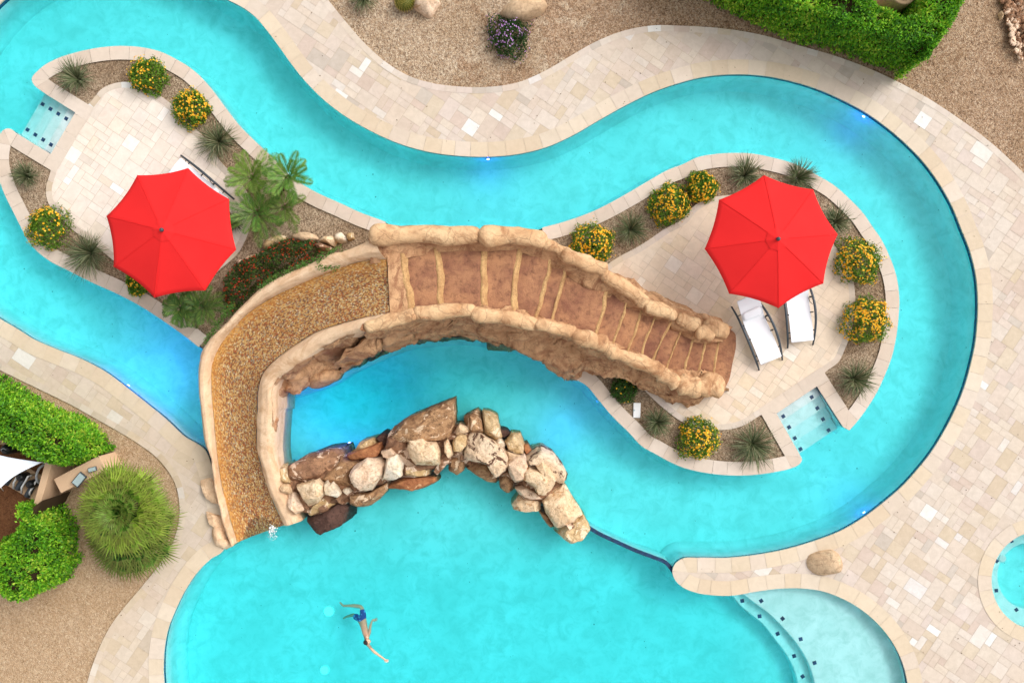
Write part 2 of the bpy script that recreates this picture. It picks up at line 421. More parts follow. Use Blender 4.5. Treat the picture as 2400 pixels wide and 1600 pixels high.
def emit_mat(name, col, strength):
    m, nt = new_mat(name); g = N(nt); e = g.n('ShaderNodeEmission', i_Strength=strength)
    e.inputs[0].default_value = (*col, 1); g.out(e.outputs[0]); return m
M['lamp'] = emit_mat('blue_lamp_lens', (0.12, 0.15, 1.0), 14.0)
M['lamp_assumed'] = emit_mat('blue_lamp_lens_assumed', (0.05, 0.25, 1.0), 1.2)  # dim lens of the assumed, unseen lamps only
M['drain'] = plain('white_drain', (0.96, 0.97, 0.97), 0.5, 0.3, 0, 0.02)
M['floor_lamp'] = emit_mat('pale_floor_lamp', (0.12, 1.0, 1.0), 1.9)
# ================================================================ OUTLINES (survey units)
ISLAND = [(76.5,189),(93,165),(131,141),(165,129),(220,116),(282,110),(331,113),(375,123),(413,141),(451,165),(489,203),(523,248),(558,293),(599,334),(640,372),(689,420),(733,448),(800,479),(848,501),(889,516),
 (930,532),(1000,545),(1100,549),(1200,548),(1250,542),(1270,535.5),(1310,525),(1392,496),(1465,458),(1523,424),(1568,399),(1600,387),(1634,371),(1676,363),(1714,360.5),(1762,362),(1813.5,372),(1862,386),(1910,410),(1955,437),(1989,467),(2020,499),(2045,535),(2061,557.5),(2082,599),(2098,644),(2105.5,695),(2104,743.5),(2098,792),(2089,833),(2072,878),(2051,922.5),(2027,960),(2006,988),
 (1990,1006,1),(1977,999,1),(1915,902.6,1),(1817.6,968,1),(1875.5,1070,1),(1878,1076),(1872,1086),(1855,1094.5),(1820,1103),(1772,1110),(1724,1112),(1669,1108),(1634,1102),(1600,1093),(1568,1079),(1533.5,1060),(1509,1046.5),(1475,1012),(1433.6,971),(1399,929.5),(1378.5,905),(1338,880.5),
 (1282,842),(1223.5,817.5),(1165,804),(1127,795),(1075,790.7),(1020,793),(951.5,802),(903,817.5),(862,835),(800,863),(751,892),(702,908),(655,924,1),(600,900),(530,860),(472,816,1),
 (437,788),(389,754),(330.6,716),(275.5,687),(213.5,659),(162,633),(113.6,607.5),(79,578),(62,554),(55,540),(31,492),(14,458),(2,427),(-8,385),(-5,340),(2,315),(10,306),(22,303),(36,313,1),(120,364,1),(179,263.5,1),(138,238),(100,213.5),(83,200)]
BANK = [(537,0),(565,14),(596,36),(627,71),(654,107),(678,141),(716,189),(761,234),(800,264.5),(858.5,300),(938,336),(1006.6,355),(1075.5,364),(1144,366),(1213,360),(1282,343),(1337,318.5),(1406,279),(1468,244.5),(1537,212),(1600,191),(1645,180),(1696,174),(1738,173),(1793,177),(1855,189),(1917,208),(1972,232),(2030,263),(2082,300),(2127,339),(2168,382),(2203,430),(2234,485.5),(2254,535),(2275,588.5),(2289,647),(2293.5,702),(2292,757),(2287,805.5),(2275,860.6),(2261,909),(2237,967),(2209.5,1019),(2180,1065),(2151,1101),(2116.5,1139),(2075,1175),(2027,1211.5),(1972,1244),(1910,1268),(1841,1288),(1772,1301),(1703,1308),(1634,1308),(1600,1310),(1585,1320),(1577.5,1337),(1584,1358),(1600,1373),(1627.5,1385),(1669,1392),(1713.6,1393),(1772,1383.7),(1824,1377),(1875.5,1376),(1927,1382.7),(1972,1399),(2020,1426.7),(2058,1459.5),(2089,1497),(2113,1542),(2128.6,1600),(2133,1660),(2110,1740),(2000,1810),(1700,1860),(1100,1870),(600,1830),(440,1740),(390,1660),(383,1600),(381.5,1570),(384,1518),(392.6,1473),(410,1428.5),(434,1380),(465,1335.5),(496,1306),(520,1291),(530,1268),(522,1205),(508,1140),(494,1090),(482,1058.6),(430,1022),(386,981),(344,947),(296,909),(241,869),(189,842),(131,819),(76,795),(34.5,769),(0,749),(-60,700),(-110,620),(-140,500),(-150,350),(-120,200),(-60,80),(-5,12),(60,-40),(150,-80),(300,-95),(430,-60)]
DECK = [(768,0),(800,40),(862,110),(903,146),(958,179),(1006.6,194.6),(1075.5,204),(1144,205),(1213,194.6),(1282,165),(1337,132.6),(1399,98),(1454,76),(1489,67),(1533.5,61),(1600,62),(1682.6,67),(1779,82),(1868.6,107),(1961.6,134),(2027,158),(2109.6,196),(2178.5,234),(2244,277),(2316,330.6),(2400,408),(2520,540),(2600,700),(2700,1100),(2650,1600),(2400,1950),(1600,2050),(700,2050),(250,1900),(190,1720),(205,1600),(220,1552),(238,1508),(262,1463),(293,1421.6),(331,1377),(379,1315),(410,1260),(421,1215),(421,1174),(410,1129),(386,1091),(360,1064),(327,1040),(282,1012),(227,981),(172,950),(103,916),(45,888),(0,866),(-120,810),(-260,680),(-330,400),(-280,100),(-150,-120),(100,-230),(400,-260),(650,-180)]
SPA = [(2440+118*math.cos(a), 1360+118*math.sin(a)) for a in [2*math.pi*i/24 for i in range(24)]]
TERR_A = [(210,243,1),(220,231),(238,210),(262,198),(289,193),(324,198),(361.5,217),(406,248),(444,289),(482,327),(516.5,379),(558,423.5),(582,458),(590,495),(585,530),(578.5,551),(558,592),(516.5,630),(482,658),(430,680),(370,676),(310,645),(260,605),(215,568),(170,538),(145,513),(127,496),(113.6,475),(108.5,444),(119,403,1),(124,367,1),(183,268,1)]
TERR_B = [(1400,640,1),(1420,623),(1451,602),(1489,582),(1523,561),(1557.6,537),(1600,513),(1624,485.5),(1662,465),(1707,458),(1760,456),(1820,463),(1880,488),(1920,525),(1955,575),(1985,620),(2001,668),(2003.6,695),(2000,745),(1992,785),(1979,819),(1965,847),(1936,869,1),(1912,899,1),(1819,963,1),(1781,972.5,1),(1738,998),(1689.5,1007),(1640,1001),(1600,988),(1564,963),(1530,933),(1502.5,902),(1490,860,1)]

isl = plan(smooth_closed(ISLAND)); bank = plan(smooth_closed(BANK)); deck = plan(smooth_closed(DECK))
spa = plan(smooth_closed(SPA)); terrA = plan(smooth_closed(TERR_A)); terrB = plan(smooth_closed(TERR_B))

# ================================================================ GROUND AND WATER
R = 160.0
big = [Vector(p) for p in ((-R, -R), (R, -R), (R, R), (-R, R))]
mb = MB(); fill(mb, [big, offset(deck, 0.06)], -0.03)
struct(mb.build('ground', M['gravel']))

mb = MB()   # planting beds of the island, one gravel sheet under terraces and coping
fill(mb, [offset(isl, 0.04)], -0.03)
struct(mb.build('planting_bed', M['bed']))

FLOOR = -1.12
def floor_z(x, y):
    t = min(1, max(0, (-5.0 - y) / 3.2)) * min(1, max(0, (8.0 - x) / 2.0))
    g_ = math.exp(-(((x + 4.7)/1.9)**2 + ((y + 1.6)/1.25)**2)) + .22*math.exp(-(((x + 1.2)/2.4)**2 + ((y + .95)/.8)**2))   # made-up pits in the floor, sunk to darken the grotto water
    return FLOOR - 1.35*min(1, g_) - 0.22 * t * t * (3 - 2*t) + 0.03 * noise.noise(Vector((x*.3, y*.3, 0)))
mb = MB(); nx, ny = 150, 110; vs = []
for j in range(ny + 1):
    for i in range(nx + 1):
        x = -18.5 + 34.5 * i / nx; y = -14.5 + 27 * j / ny; vs.append((x, y, floor_z(x, y)))
mb.mesh(vs, [(j*(nx+1)+i, j*(nx+1)+i+1, (j+1)*(nx+1)+i+1, (j+1)*(nx+1)+i) for j in range(ny) for i in range(nx)])
struct(mb.build('pool_floor', M['plaster'], smooth=True))

def cove_wall(mb, loop, inward):
    """vertical pool wall that runs out into the floor with a cove"""
    prof = [(0.0, -0.03), (0.0, -0.7), (0.015, -0.85), (0.05, -0.97), (0.12, -1.07), (0.22, -1.125), (0.24, -1.3), (0.24, -2.9)]
    rings = [offset(loop, d * inward) for d, z in prof]; n = len(loop)
    vs = [Vector((p.x, p.y, z)) for (d, z), r in zip(prof, rings) for p in r]
    fs = [(k*n+i, k*n+(i+1) % n, (k+1)*n+(i+1) % n, (k+1)*n+i) for k in range(len(prof)-1) for i in range(n)]
    mb.mesh(vs, fs)
mb = MB(); cove_wall(mb, bank, 1); cove_wall(mb, isl, -1)
struct(mb.build('pool_wall', M['plaster'], smooth=True))

mb = MB()
for loop, d in ((bank, 0.004), (isl, -0.004)):
    skirt(mb, offset(loop, d), -0.035, -0.20)
struct(mb.build('waterline_tile', M['navy']))

mb = MB(); wl = offset(bank, -0.05); fill(mb, [wl], WATER); skirt(mb, wl, WATER, -3.2); fill(mb, [wl], -3.2)
struct(mb.build('water', M['water']))

# ================================================================ TRAVERTINE
rng = random.Random(11)
T_CREAM = [lin('#e9dacb'), lin('#e7d6c5'), lin('#ecdfd2'), lin('#e4d2c2'), lin('#ebdccb'), lin('#e8d8cb')]
T_TAN = [lin('#e2cfb4'), lin('#e4d3bb'), lin('#dcc8ae')]; T_PINK = [lin('#e3d0c3'), lin('#dfcabc'), lin('#e8d8ce')]
T_WHITE = [lin('#fbf8f3'), lin('#f5eee6'), lin('#f1e9e3'), lin('#f0e6dc')]; T_GREY = [lin('#dccfc2'), lin('#d6c8ba')]
ALB = 0.745
def stone_col(r, x=0.0, y=0.0):
    q = r.random()
    warm = min(1, max(0, (-x - 6) / 6)) * min(1, max(0, (-y + 1) / 4))      # the older, yellower batch by the shallow end
    if q < 0.66 - 0.12*warm: c = r.choice(T_CREAM)
    elif q < 0.76 + 0.14*warm: c = r.choice(T_TAN)
    elif q < 0.91: c = r.choice(T_PINK)
    elif q < 0.956 : c = r.choice(T_WHITE)
    else: c = r.choice(T_GREY)
    if warm: c = mix(c, lin('#dfc8a6'), 0.45 * warm)
    f = ALB * r.uniform(0.97, 1.02); c = mix(c, lin('#ead6c3'), .18) if q < .91 else c
    return mul(c, f)
GROUT = mul(lin('#d3c0aa'), 0.76)

# Versailles pattern: 8-inch grid greedily filled with 3x2, 2x2, 2x1 and 1x1 pavers
U = 0.205; ANG = math.radians(-34); NX, NY = 190, 160
ca, sa = math.cos(ANG), math.sin(ANG)
def grid_xy(i, j):
    u = (i - NX/2) * U; v = (j - NY/2) * U; return (u*ca - v*sa, u*sa + v*ca)
occ = np.zeros((NX, NY), bool); rects = []
for j in range(NY):
    for i in range(NX):
        if occ[i, j]: continue
        opts = [(3,2),(2,3),(2,2),(2,2),(2,1),(2,1),(2,1),(2,1),(1,2),(1,1)]; rng.shuffle(opts)
        for w, h in opts + [(1, 1)]:
            if i + w <= NX and j + h <= NY and not occ[i:i+w, j:j+h].any(): break
        occ[i:i+w, j:j+h] = True; rects.append((i, j, w, h))
def pave(mb, loop_in, holes, z, tone=None):
    """pavers whose place is inside loop_in and outside the holes; cut ones break down to unit pieces"""
    cand = []
    def test(xs, ys):
        r = inside(loop_in, xs, ys)
        for h in holes: r &= ~inside(h, xs, ys)
        return r
    cor = np.array([[grid_xy(i+a*w, j+b*h) for a, b in ((0,0),(1,0),(1,1),(0,1))] for i, j, w, h in rects])
    ok = test(cor[:, :, 0].ravel(), cor[:, :, 1].ravel()).reshape(-1, 4)
    cx = cor.mean(axis=1); vis = (abs(cx[:, 0]) < 18.5) & (abs(cx[:, 1]) < 12.8)
    units = []
    G = 0.0045
    def put(x0, y0, x1, y1, col):
        zz = z + rng.uniform(-0.0012, 0.0012)
        mb.add([(*grid_xy(a, b), zz) for a, b in ((x0+G/U, y0+G/U), (x1-G/U, y0+G/U), (x1-G/U, y1-G/U), (x0+G/U, y1-G/U))], col)
    for k, (i, j, w, h) in enumerate(rects):
        if not vis[k] or not ok[k].any(): continue
        col = stone_col(rng, cx[k][0], cx[k][1])
        if tone: col = mul(mix(col, tone[0], tone[1]), tone[2])
        if ok[k].all(): put(i, j, i+w, j+h, col)
        else:
            for a in range(w*2):
                for b in range(h*2): units.append((i+a/2, j+b/2, col))
    if units:
        c = np.array([grid_xy(i+.25, j+.25) for i, j, _ in units]); t = test(c[:, 0], c[:, 1])
        G = 0.0
        for (i, j, col), q in zip(units, t):
            if q: put(i, j, i+.5, j+.5, col)

def course(mb, loop, d0, d1, z, length, drop=0.05, skip=None, seed=1, tint=None, face_out=True):
    """a course of cut stones along a closed outline between two inward offsets"""
    r = random.Random(seed); n0 = len(loop); per = [0.0]
    for i in range(n0): per.append(per[-1] + (loop[(i+1) % n0] - loop[i]).length)
    A = offset(loop, d0); B = offset(loop, d1); i = 0
    def untangle(Q):      # where the inner edge doubles back at a tight tip, gather it to the crossing point
        flip = [(Q[(k+1) % n0] - Q[k]).dot(loop[(k+1) % n0] - loop[k]) < 0 for k in range(n0)]; k = 0
        while k < n0:
            if flip[k] and not flip[k-1]:
                e = k
                while flip[e % n0] and e < k + n0: e += 1
                best = min(((Q[(k-s_) % n0] - Q[(e+t_) % n0]).length + .004*(s_+t_), s_, t_) for s_ in range(0, 26) for t_ in range(0, 26))
                m_ = (Q[(k-best[1]) % n0] + Q[(e+best[2]) % n0]) / 2
                for q_ in range(k - best[1], e + best[2] + 1): Q[q_ % n0] = m_.copy()
                k = e
            k += 1
    untangle(A); untangle(B)
    while i < n0:
        L = length * r.uniform(0.8, 1.2); j = i + 1
        while j < n0 and per[j] - per[i] < L: j += 1
        mid = loop[((i + j) // 2) % n0]
        if not (skip and skip(mid)) and abs(mid.x) < 20 and abs(mid.y) < 14.5:
            col = tint(r, mid) if tint else stone_col(r, mid.x, mid.y)
            zz = z + r.uniform(-0.0015, 0.0015)
            for k in range(i, j):
                a0, a1 = A[k % n0], A[(k+1) % n0]; b0, b1 = B[k % n0], B[(k+1) % n0]
                if k == i: a0 = a0.lerp(a1, min(.5, .007/max(.007,(a1-a0).length))); b0 = b0.lerp(b1, min(.5, .007/max(.007,(b1-b0).length)))
                q = [(a0.x, a0.y, zz), (a1.x, a1.y, zz), (b1.x, b1.y, zz), (b0.x, b0.y, zz)]
                nz = (Vector(q[1]) - Vector(q[0])).cross(Vector(q[2]) - Vector(q[0])).z
                mb.add(q if nz > 0 else q[::-1], col)
                if drop: mb.add([(a0.x, a0.y, zz), (a0.x, a0.y, zz-drop), (a1.x, a1.y, zz-drop), (a1.x, a1.y, zz)], col)
        i = j

def cope_tint(r, p):
    c = r.choice([lin('#ecd9bf'), lin('#ead6bb'), lin('#eddcc6'), lin('#e8d3b8'), lin('#ebdac8')])
    return mul(c, ALB * r.uniform(0.95, 1.03))
def isl_tint(r, p):
    c = r.choice([lin('#e9d8c7'), lin('#e6d5c5'), lin('#ecdccd'), lin('#e3d0be')])
    return mul(c, ALB * r.uniform(0.96, 1.03))

mb = MB(); fill(mb, [deck, bank, spa], 0.0, GROUT); skirt(mb, deck, 0.0, -0.08, GROUT)
pave(mb, offset(deck, 0.10), [offset(bank, -0.12), offset(spa, -0.12)], 0.005)
struct(mb.build('pool_deck', M['paver']))
mb = MB(); course(mb, deck, -0.01, 0.17, 0.010, 0.36, 0.06, None, 3)
struct(mb.build('deck_border', M['paver']))
mb = MB(); course(mb, bank, 0.02, -0.41, 0.014, 0.48, 0.05, None, 5, cope_tint)
course(mb, spa, 0.02, -0.38, 0.014, 0.42, 0.05, None, 6, cope_tint)
struct(mb.build('pool_coping', M['coping']))
def bridge_skip(p):   # the rock bridge and slide stand here: no coping under them
    x, y = p.x * S + 1200, 800 - p.y * S
    return (905 < x < 1255 and y < 560) or (470 < x < 1340 and 780 < y < 935)
mb = MB(); course(mb, isl, -0.02, 0.38, 0.014, 0.46, 0.05, bridge_skip, 7, isl_tint)
struct(mb.build('island_coping', M['coping']))
mb = MB()
for t, sd in ((terrA, 1), (terrB, 2)):
    fill(mb, [t], 0.0, GROUT); skirt(mb, t, 0.0, -0.06, GROUT)
    pave(mb, offset(t, 0.06), [], 0.005, (lin('#eee4da'), .30, 1.10) if sd == 1 else (lin('#e3cba9'), .30, 1.07))
    course(mb, t, -0.005, 0.165, 0.010, 0.34, 0.05, None, sd + 20)
struct(mb.build('island_terrace', M['paver']))

# ================================================================ ENTRY STEPS, SHELF, SPA, SUBMERGED WALL
def step_set(label, a, b, out_dir, widths, zs, tiles):
    """underwater entry steps: a, b ends of the landing edge; out_dir into the pool"""
    A = W(*a).to_2d(); B = W(*b).to_2d(); d = Vector((out_dir[0], -out_dir[1])).normalized(); mid = (A + B) / 2
    root = thing('pool_steps', label, 'steps', (mid.x, mid.y, -1.1))
    s0 = 0.0
    du = Vector((out_dir[0], out_dir[1])).normalized(); off = 0.0
    for w, z in zip(widths, zs):
        mb = MB(); off += w * S
        Ak = W(a[0] + du.x*off, a[1] + du.y*off, z).to_2d(); s1 = (Ak - A).dot(d)
        P = [A + d*(s0 - (0.05 if s0 == 0 else 0)), B + d*(s0 - (0.05 if s0 == 0 else 0)), B + d*s1, A + d*s1]
        if area(P) < 0: P = [P[1], P[0], P[3], P[2]]
        top = [(p.x, p.y, z) for p in P]
        cen = (P[0]+P[1]+P[2]+P[3]) / 4
        r1 = [(p.x, p.y, z - 0.03) for p in P]
        ins = [(p - (p-cen).normalized()*0.03) for p in P]; top = [(p.x, p.y, z) for p in ins]
        bot = [(p.x, p.y, -1.3) for p in P]
        mb.mesh(top + r1 + bot, [(0,1,2,3)] + [(k, k+4, (k+1)%4+4, (k+1)%4) for k in range(4)] + [(k+4, k+8, (k+1)%4+8, (k+1)%4+4) for k in range(4)])
        st = localise(mb.build('step', M['plaster'], root), root)
        for q in tiles:
            t = MB(); ang = math.atan2(d.y, d.x); c = A.lerp(B, q) + d*(s1 - 0.10)
            t.box((c.x, c.y, z + 0.004), 0.105, 0.105, 0.012, ang); o = t.build('step_tile', M['navy'], st); localise(o, root)
        s0 = s1
    return root
step_set('pale underwater steps with blue square tiles below the left umbrella terrace', (120,364), (179,263.5), (-0.86,-0.51), [.26,.27,.27,.27], [-.20,-.31,-.42,-.53], [0.17, 0.78])
step_set('pale underwater steps with blue square tiles beside the lounger terrace', (1817.6,968), (1915,902.6), (0.53,0.85), [.30,.36,.36,.36], [-.20,-.32,-.44,-.56], [0.13, 0.82])

shelf_in = [(1741,1392),(1765,1411),(1800,1437),(1834,1470),(1862,1502.5),(1886,1538.6),(1899.6,1569.6),(1908,1600),(1912,1660),(1900,1740)]
step_in = [(1713.6,1393),(1731,1415),(1762,1442),(1786,1461),(1813.5,1495.6),(1841,1532),(1858,1563),(1868.6,1600),(1872,1660),(1850,1740)]
shelf_root = thing('tanning_shelf', 'shallow pale tanning shelf with a curved step and dark square tiles', 'pool shelf', W(1950,1500,-1.1))
def shelf_block(name, edge, back, z):
    e = plan(smooth_closed(edge, 8, False), z); bk = plan(back, z); loop = e + bk; mb = MB()
    if area(loop) < 0: loop = loop[::-1]
    inn = offset(loop, 0.03); fill(mb, [inn], z); n = len(loop)
    vs = [Vector((p.x, p.y, z)) for p in inn] + [Vector((p.x, p.y, z-.035)) for p in loop] + [Vector((p.x, p.y, -1.5)) for p in loop]
    mb.mesh(vs, [(k*n+i, (k+1)*n+i, (k+1)*n+(i+1)%n, k*n+(i+1)%n) for k in range(2) for i in range(n)])
    return localise(mb.build(name, M['plaster'], shelf_root), shelf_root)
sh = shelf_block('shelf', shelf_in, [(2250,1740),(2250,1360),(1800,1360),(1741,1372)], -0.40)
sp_ = shelf_block('step', step_in, [(1950,1740),(1950,1620),(1930,1560),(1900,1500),(1860,1450),(1800,1400),(1760,1375),(1713,1370)], -0.66)
def marker(parent, root, px, py, z, rot):
    t = MB(); p = W(px, py, z); t.box((p.x, p.y, z + 0.004), 0.11, 0.11, 0.012, rot); localise(t.build('step_tile', M['navy'], parent), root)
for x, y, r in ((1784,1407,.6),(1834,1448.5,.7),(1876.5,1496.6,.2),(1909,1552,.3)): marker(sh, shelf_root, x, y, -0.40, r)
for x, y, r in ((1739.5,1407,.2),(1780,1443,.1),(1822.5,1484,.4),(1861,1536,.3),(1881,1584,.6)): marker(sp_, shelf_root, x, y, -0.66, r)

sc_ = W(2440, 1360)
spa_root = thing('hot_tub', 'round turquoise hot tub with a ring bench at the right edge of the deck', 'hot tub', (sc_.x, sc_.y, -0.95))
mb = MB()
def ring(r, z, n=64): return [(r*math.cos(2*math.pi*i/n), r*math.sin(2*math.pi*i/n), z) for i in range(n)]
rr = [(1.475, .92), (1.475, .50), (1.455, .48), (1.02, .48), (1.0, .46), (1.0, .05), (.92, -.05), (0.02, -.05)]
vs = [p for r, z in rr for p in ring(r, z)]
mb.mesh(vs, [(k*64+i, k*64+(i+1)%64, (k+1)*64+(i+1)%64, (k+1)*64+i) for k in range(len(rr)-1) for i in range(64)])
mb.build('basin', M['plaster'], spa_root, True)
mb = MB(); vs = ring(1.471, .915) + ring(1.471, .76); mb.mesh(vs, [(i, (i+1)%64, 64+(i+1)%64, 64+i) for i in range(64)])
mb.build('waterline_band', M['navy'], spa_root)
for px, py, r in ((2371,1267,.4),(2336,1314,.9),(2335,1383,.1),(2382,1428,.6)):
    p = W(px, py, -.47) - Vector((sc_.x, sc_.y, -.95)); t = MB(); t.box((p.x, p.y, .484), .10, .10, .012, r); t.build('bench_tile', M['navy'], spa_root)
p = W(2349, 1308, -.47) - Vector((sc_.x, sc_.y, -.95)); t = MB(); t.lathe((p.x, p.y, .486), [(.0, 0), (.1, 0), (.11, .01), (.09, .02), (.001, .022)], 20); t.build('jet_cover', M['white'], spa_root)
mb = MB(); wl = offset(spa, -0.02); fill(mb, [wl], WATER); skirt(mb, wl, WATER, -1.2); fill(mb, [wl], -1.2)
struct(mb.build('spa_water', M['water']))

# low submerged wall, topped with blue tile, between the river and the main pool
pth = [W(x, y, -0.2).to_2d() for x, y in smooth_closed([(1374,1232),(1406,1251),(1447,1270),(1489,1289),(1533.5,1306),(1561,1318),(1572,1330),(1580,1342)], 8, False)]
def ribbon(mb, path, half, z0, z1):
    n = len(path); Lf = []; Rt = []
    for i, p in enumerate(path):
        t = (path[min(i+1, n-1)] - path[max(0, i-1)]).normalized(); nn = Vector((-t.y, t.x)); Lf.append(p + nn*half); Rt.append(p - nn*half)
    vs = [Vector((p.x, p.y, z)) for lst, z in ((Lf, z0), (Lf, z1), (Rt, z1), (Rt, z0)) for p in lst]
    mb.mesh(vs, [(k*n+i, k*n+i+1, (k+1)*n+i+1, (k+1)*n+i) for k in range(3) for i in range(n-1)])
wall = thing('divider_wall', 'thin dark blue tiled ledge running underwater from the boulders to the peninsula', 'pool wall', (pth[3].x, pth[3].y, -1.3))
mb = MB(); ribbon(mb, pth, 0.05, -1.5, -0.215); localise(mb.build('wall', M['plaster'], wall), wall)
mb = MB(); ribbon(mb, pth, 0.056, -0.225, -0.20); localise(mb.build('tile_cap', M['navy'], wall), wall)
for lab, x, y, r in (('round glowing pale light in the pool floor by the feet of the swimmer', 771, 1431, .15), ('round glowing pale light in the pool floor at the bottom edge', 761, 1569, .13)):
    p = W(x, y, -1.3); p = W(x, y, floor_z(p.x, p.y)); fl_ = thing('floor_light', lab, 'pool light', p, 0, 'floor lights of the main pool')
    t = MB(); t.lathe((0, 0, 0), [(r + .03, -.02), (r + .03, .02), (r, .03), (r, .0)], 28); t.build('bezel', M['drain'], fl_, True)
    t = MB(); t.lathe((0, 0, .005), [(r, 0), (r, .012), (r*.7, .03), (.001, .035)], 28); t.build('lens', M['floor_lamp'], fl_, True)

# underwater lamps: niche ring, lens and the blue light they throw
def pool_light(label, px, py, z, face, power, r=0.055, spread=0.35, bezel='dark_metal', lens='lamp'):
    p = W(px, py, z); d = Vector((face[0], -face[1], 0)).normalized()
    root = thing('pool_light', label, 'pool light', p, 0, 'blue underwater lights of the river')
    X = d.cross(Vector((0, 0, 1))); mb = MB(); ml = MB()
    def disc(m, prof, seg=20):
        vs = [d*h + X*(rr*math.cos(2*math.pi*i/seg)) + Vector((0, 0, 1))*(rr*math.sin(2*math.pi*i/seg)) for rr, h in prof for i in range(seg)]
        m.mesh(vs, [(k*seg+i, k*seg+(i+1)%seg, (k+1)*seg+(i+1)%seg, (k+1)*seg+i) for k in range(len(prof)-1) for i in range(seg)])
    disc(mb, [(r*1.5, -.02), (r*1.5, .03), (r*1.1, .04), (r, .03)]); mb.build('bezel', M[bezel], root)
    disc(ml, [(r, .02), (r*.8, .045), (r*.4, .06), (.001, .065)]); ml.build('lens', M[lens], root, True)
    L = bpy.data.lights.new('lamp_glow', 'POINT'); L.color = (0.0, 0.04, 1.0); L.energy = power; L.shadow_soft_size = 0.05 if spread < 1 else 0.25
    lo = bpy.data.objects.new('lamp_glow', L); COL.objects.link(lo); lo.parent = root; lo.location = d * spread + Vector((0, 0, -.12 if z > -.6 else .45))
pool_light('small blue pool light under the coping at the top middle of the river', 1144, 370, -.33, (0,1), 2.5)
pool_light('small blue pool light in the outer bank at the upper right bend', 2026, 270.5, -.33, (-.55,.83), 2.5)
pool_light('small blue pool light in the left bank above the hedge', 299, 905.5, -.33, (.62,-.78), 3)
pool_light('small blue pool light in the outer bank at the lower right bend', 2027, 1203, -.33, (-.5,-.86), 2)
pool_light('deep blue glowing light behind the boulder dam', 820, 1040, -.40, (-.3,-.9), 7)
pool_light('assumed pool light below the rock face under the stairs', 790, 876, -.8, (-.3,.95), 8, spread=1.4, bezel='plaster', lens='lamp_assumed')  # no lamp seen here; added as assumed source of the grotto's blue glow
pool_light('assumed pool light beside the upper end of the slide wall', 478, 838, -.8, (-.85,.3), 10, spread=1.3, bezel='plaster', lens='lamp_assumed')  # unseen lamp, assumed from the blue cast in the water beside the slide
pool_light('assumed pool light at the foot of the island bank right of the bridge', 1402, 938, -.8, (-.76,.62), 7, spread=1.4, bezel='plaster', lens='lamp_assumed')  # assumed lamp, not visible, added for the blue patch along this bank
# ================================================================ WATER SLIDE WITH ROCK STAIRS
slide = thing('water_slide', 'curved mosaic water slide with carved rock stairs and log shaped parapets over the river', 'water slide', W(950, 700, 0))
def part(mb, name, mat, smooth=True, parent=None):
    return localise(mb.build(name, mat, parent or slide, smooth), slide)

NOSE = [((946,609),(960,726)),((1022,595),(1034,708)),((1132,592),(1130.6,716)),((1215,593),(1201,725)),((1287,623),(1260,735)),((1320,645),(1297.6,745)),((1420,697),(1397.5,777)),((1464.6,721),(1437,794)),((1499,738),(1475,811)),((1533.5,750),(1506,825)),((1564.5,765),(1535,842)),((1595.5,784),(1564.5,856)),((1622,803),(1603,864)),((1653,806),(1638,871)),((1686,802),(1670.6,874)),((1712,778),(1692,908))]
RISE = 0.15
NZ = [RISE * (15 - k) + 0.03 for k in range(16)]          # tread height left of nosing k
TOP = NZ[0]
# treads: solid blocks, each with a rounded pale nosing
for k in range(16):
    a1, b1 = NOSE[k]
    z = NZ[k]
    if k == 0: a0, b0 = (908, 612), (914, 732)
    else: a0, b0 = NOSE[k-1]
    zb = -0.10 if k > 6 else z - 0.55
    mb = MB(); m = 16; P = []
    for (qa, qb, ext) in ((a0, b0, -0.02), (a1, b1, 0.0)):
        A = W(*qa, z); B = W(*qb, z); d = (B - A).normalized()
        A = A - d*0.18; B = B + d*0.18                      # run in under the side walls
        P.append([A.lerp(B, i/m) for i in range(m+1)])
    rows = 7; vs = []
    for r in range(rows + 1):
        for i in range(m + 1):
            p = P[0][i].lerp(P[1][i], r/rows)
            w = 0.09 * noise.noise(Vector((p.x*.9, p.y*.9, k*3.7))) + .03*fbm(Vector((p.x*3, p.y*3, k))) if r else 0
            vs.append((p.x + (w if r == rows else 0), p.y, z + 0.022 * fbm(Vector((p.x*3, p.y*3, k*2.0)), 4)))
    fs = [(r*(m+1)+i, (r+1)*(m+1)+i, (r+1)*(m+1)+i+1, r*(m+1)+i+1) for r in range(rows) for i in range(m)]
    n0 = len(vs); front = vs[-(m+1):]
    for x, y, zz in front: vs.append((x, y, zb))
    fs += [(rows*(m+1)+i, n0+i, n0+i+1, rows*(m+1)+i+1) for i in range(m)]
    mb.mesh(vs, fs); st = part(mb, 'step', M['faux'] if k == 0 else M['tread'])
    if k < 15:
        t = MB(); wd = .13 if k < 4 else (.075 if k < 7 else .045); nf = len(front); prof_ = [(-.05, .004), (-.02, .022), (.015, .014), (wd*.55, -.05), (wd*.9, -.12), (wd, -.17)]; nv = []
        for q_, (dx_, dz_) in enumerate(prof_):
            for v_ in front:
                v_ = Vector(v_); u_ = noise.noise(v_*2.3 + Vector((k*1.7, q_*.4, 0)))
                nv.append(v_ + Vector((dx_*(1 + .32*u_) if q_ else dx_ + .03*u_, 0, dz_ + .012*noise.noise(v_*6))))
        t.mesh(nv, [(q_*nf+i_, (q_+1)*nf+i_, (q_+1)*nf+i_+1, q_*nf+i_+1) for q_ in range(len(prof_)-1) for i_ in range(nf-1)])
        part(t, 'nosing', M['nosing'], True, st)

def z_at_px(x):     # stair height by plan position, for the walls alongside
    xs = [(a[0]+b[0])/2 for a, b in NOSE]
    if x <= xs[0]: return TOP
    for i in range(15):
        if x < xs[i+1]: return NZ[i] + (NZ[i+1]-NZ[i]) * (x-xs[i])/(xs[i+1]-xs[i])
    return NZ[15]

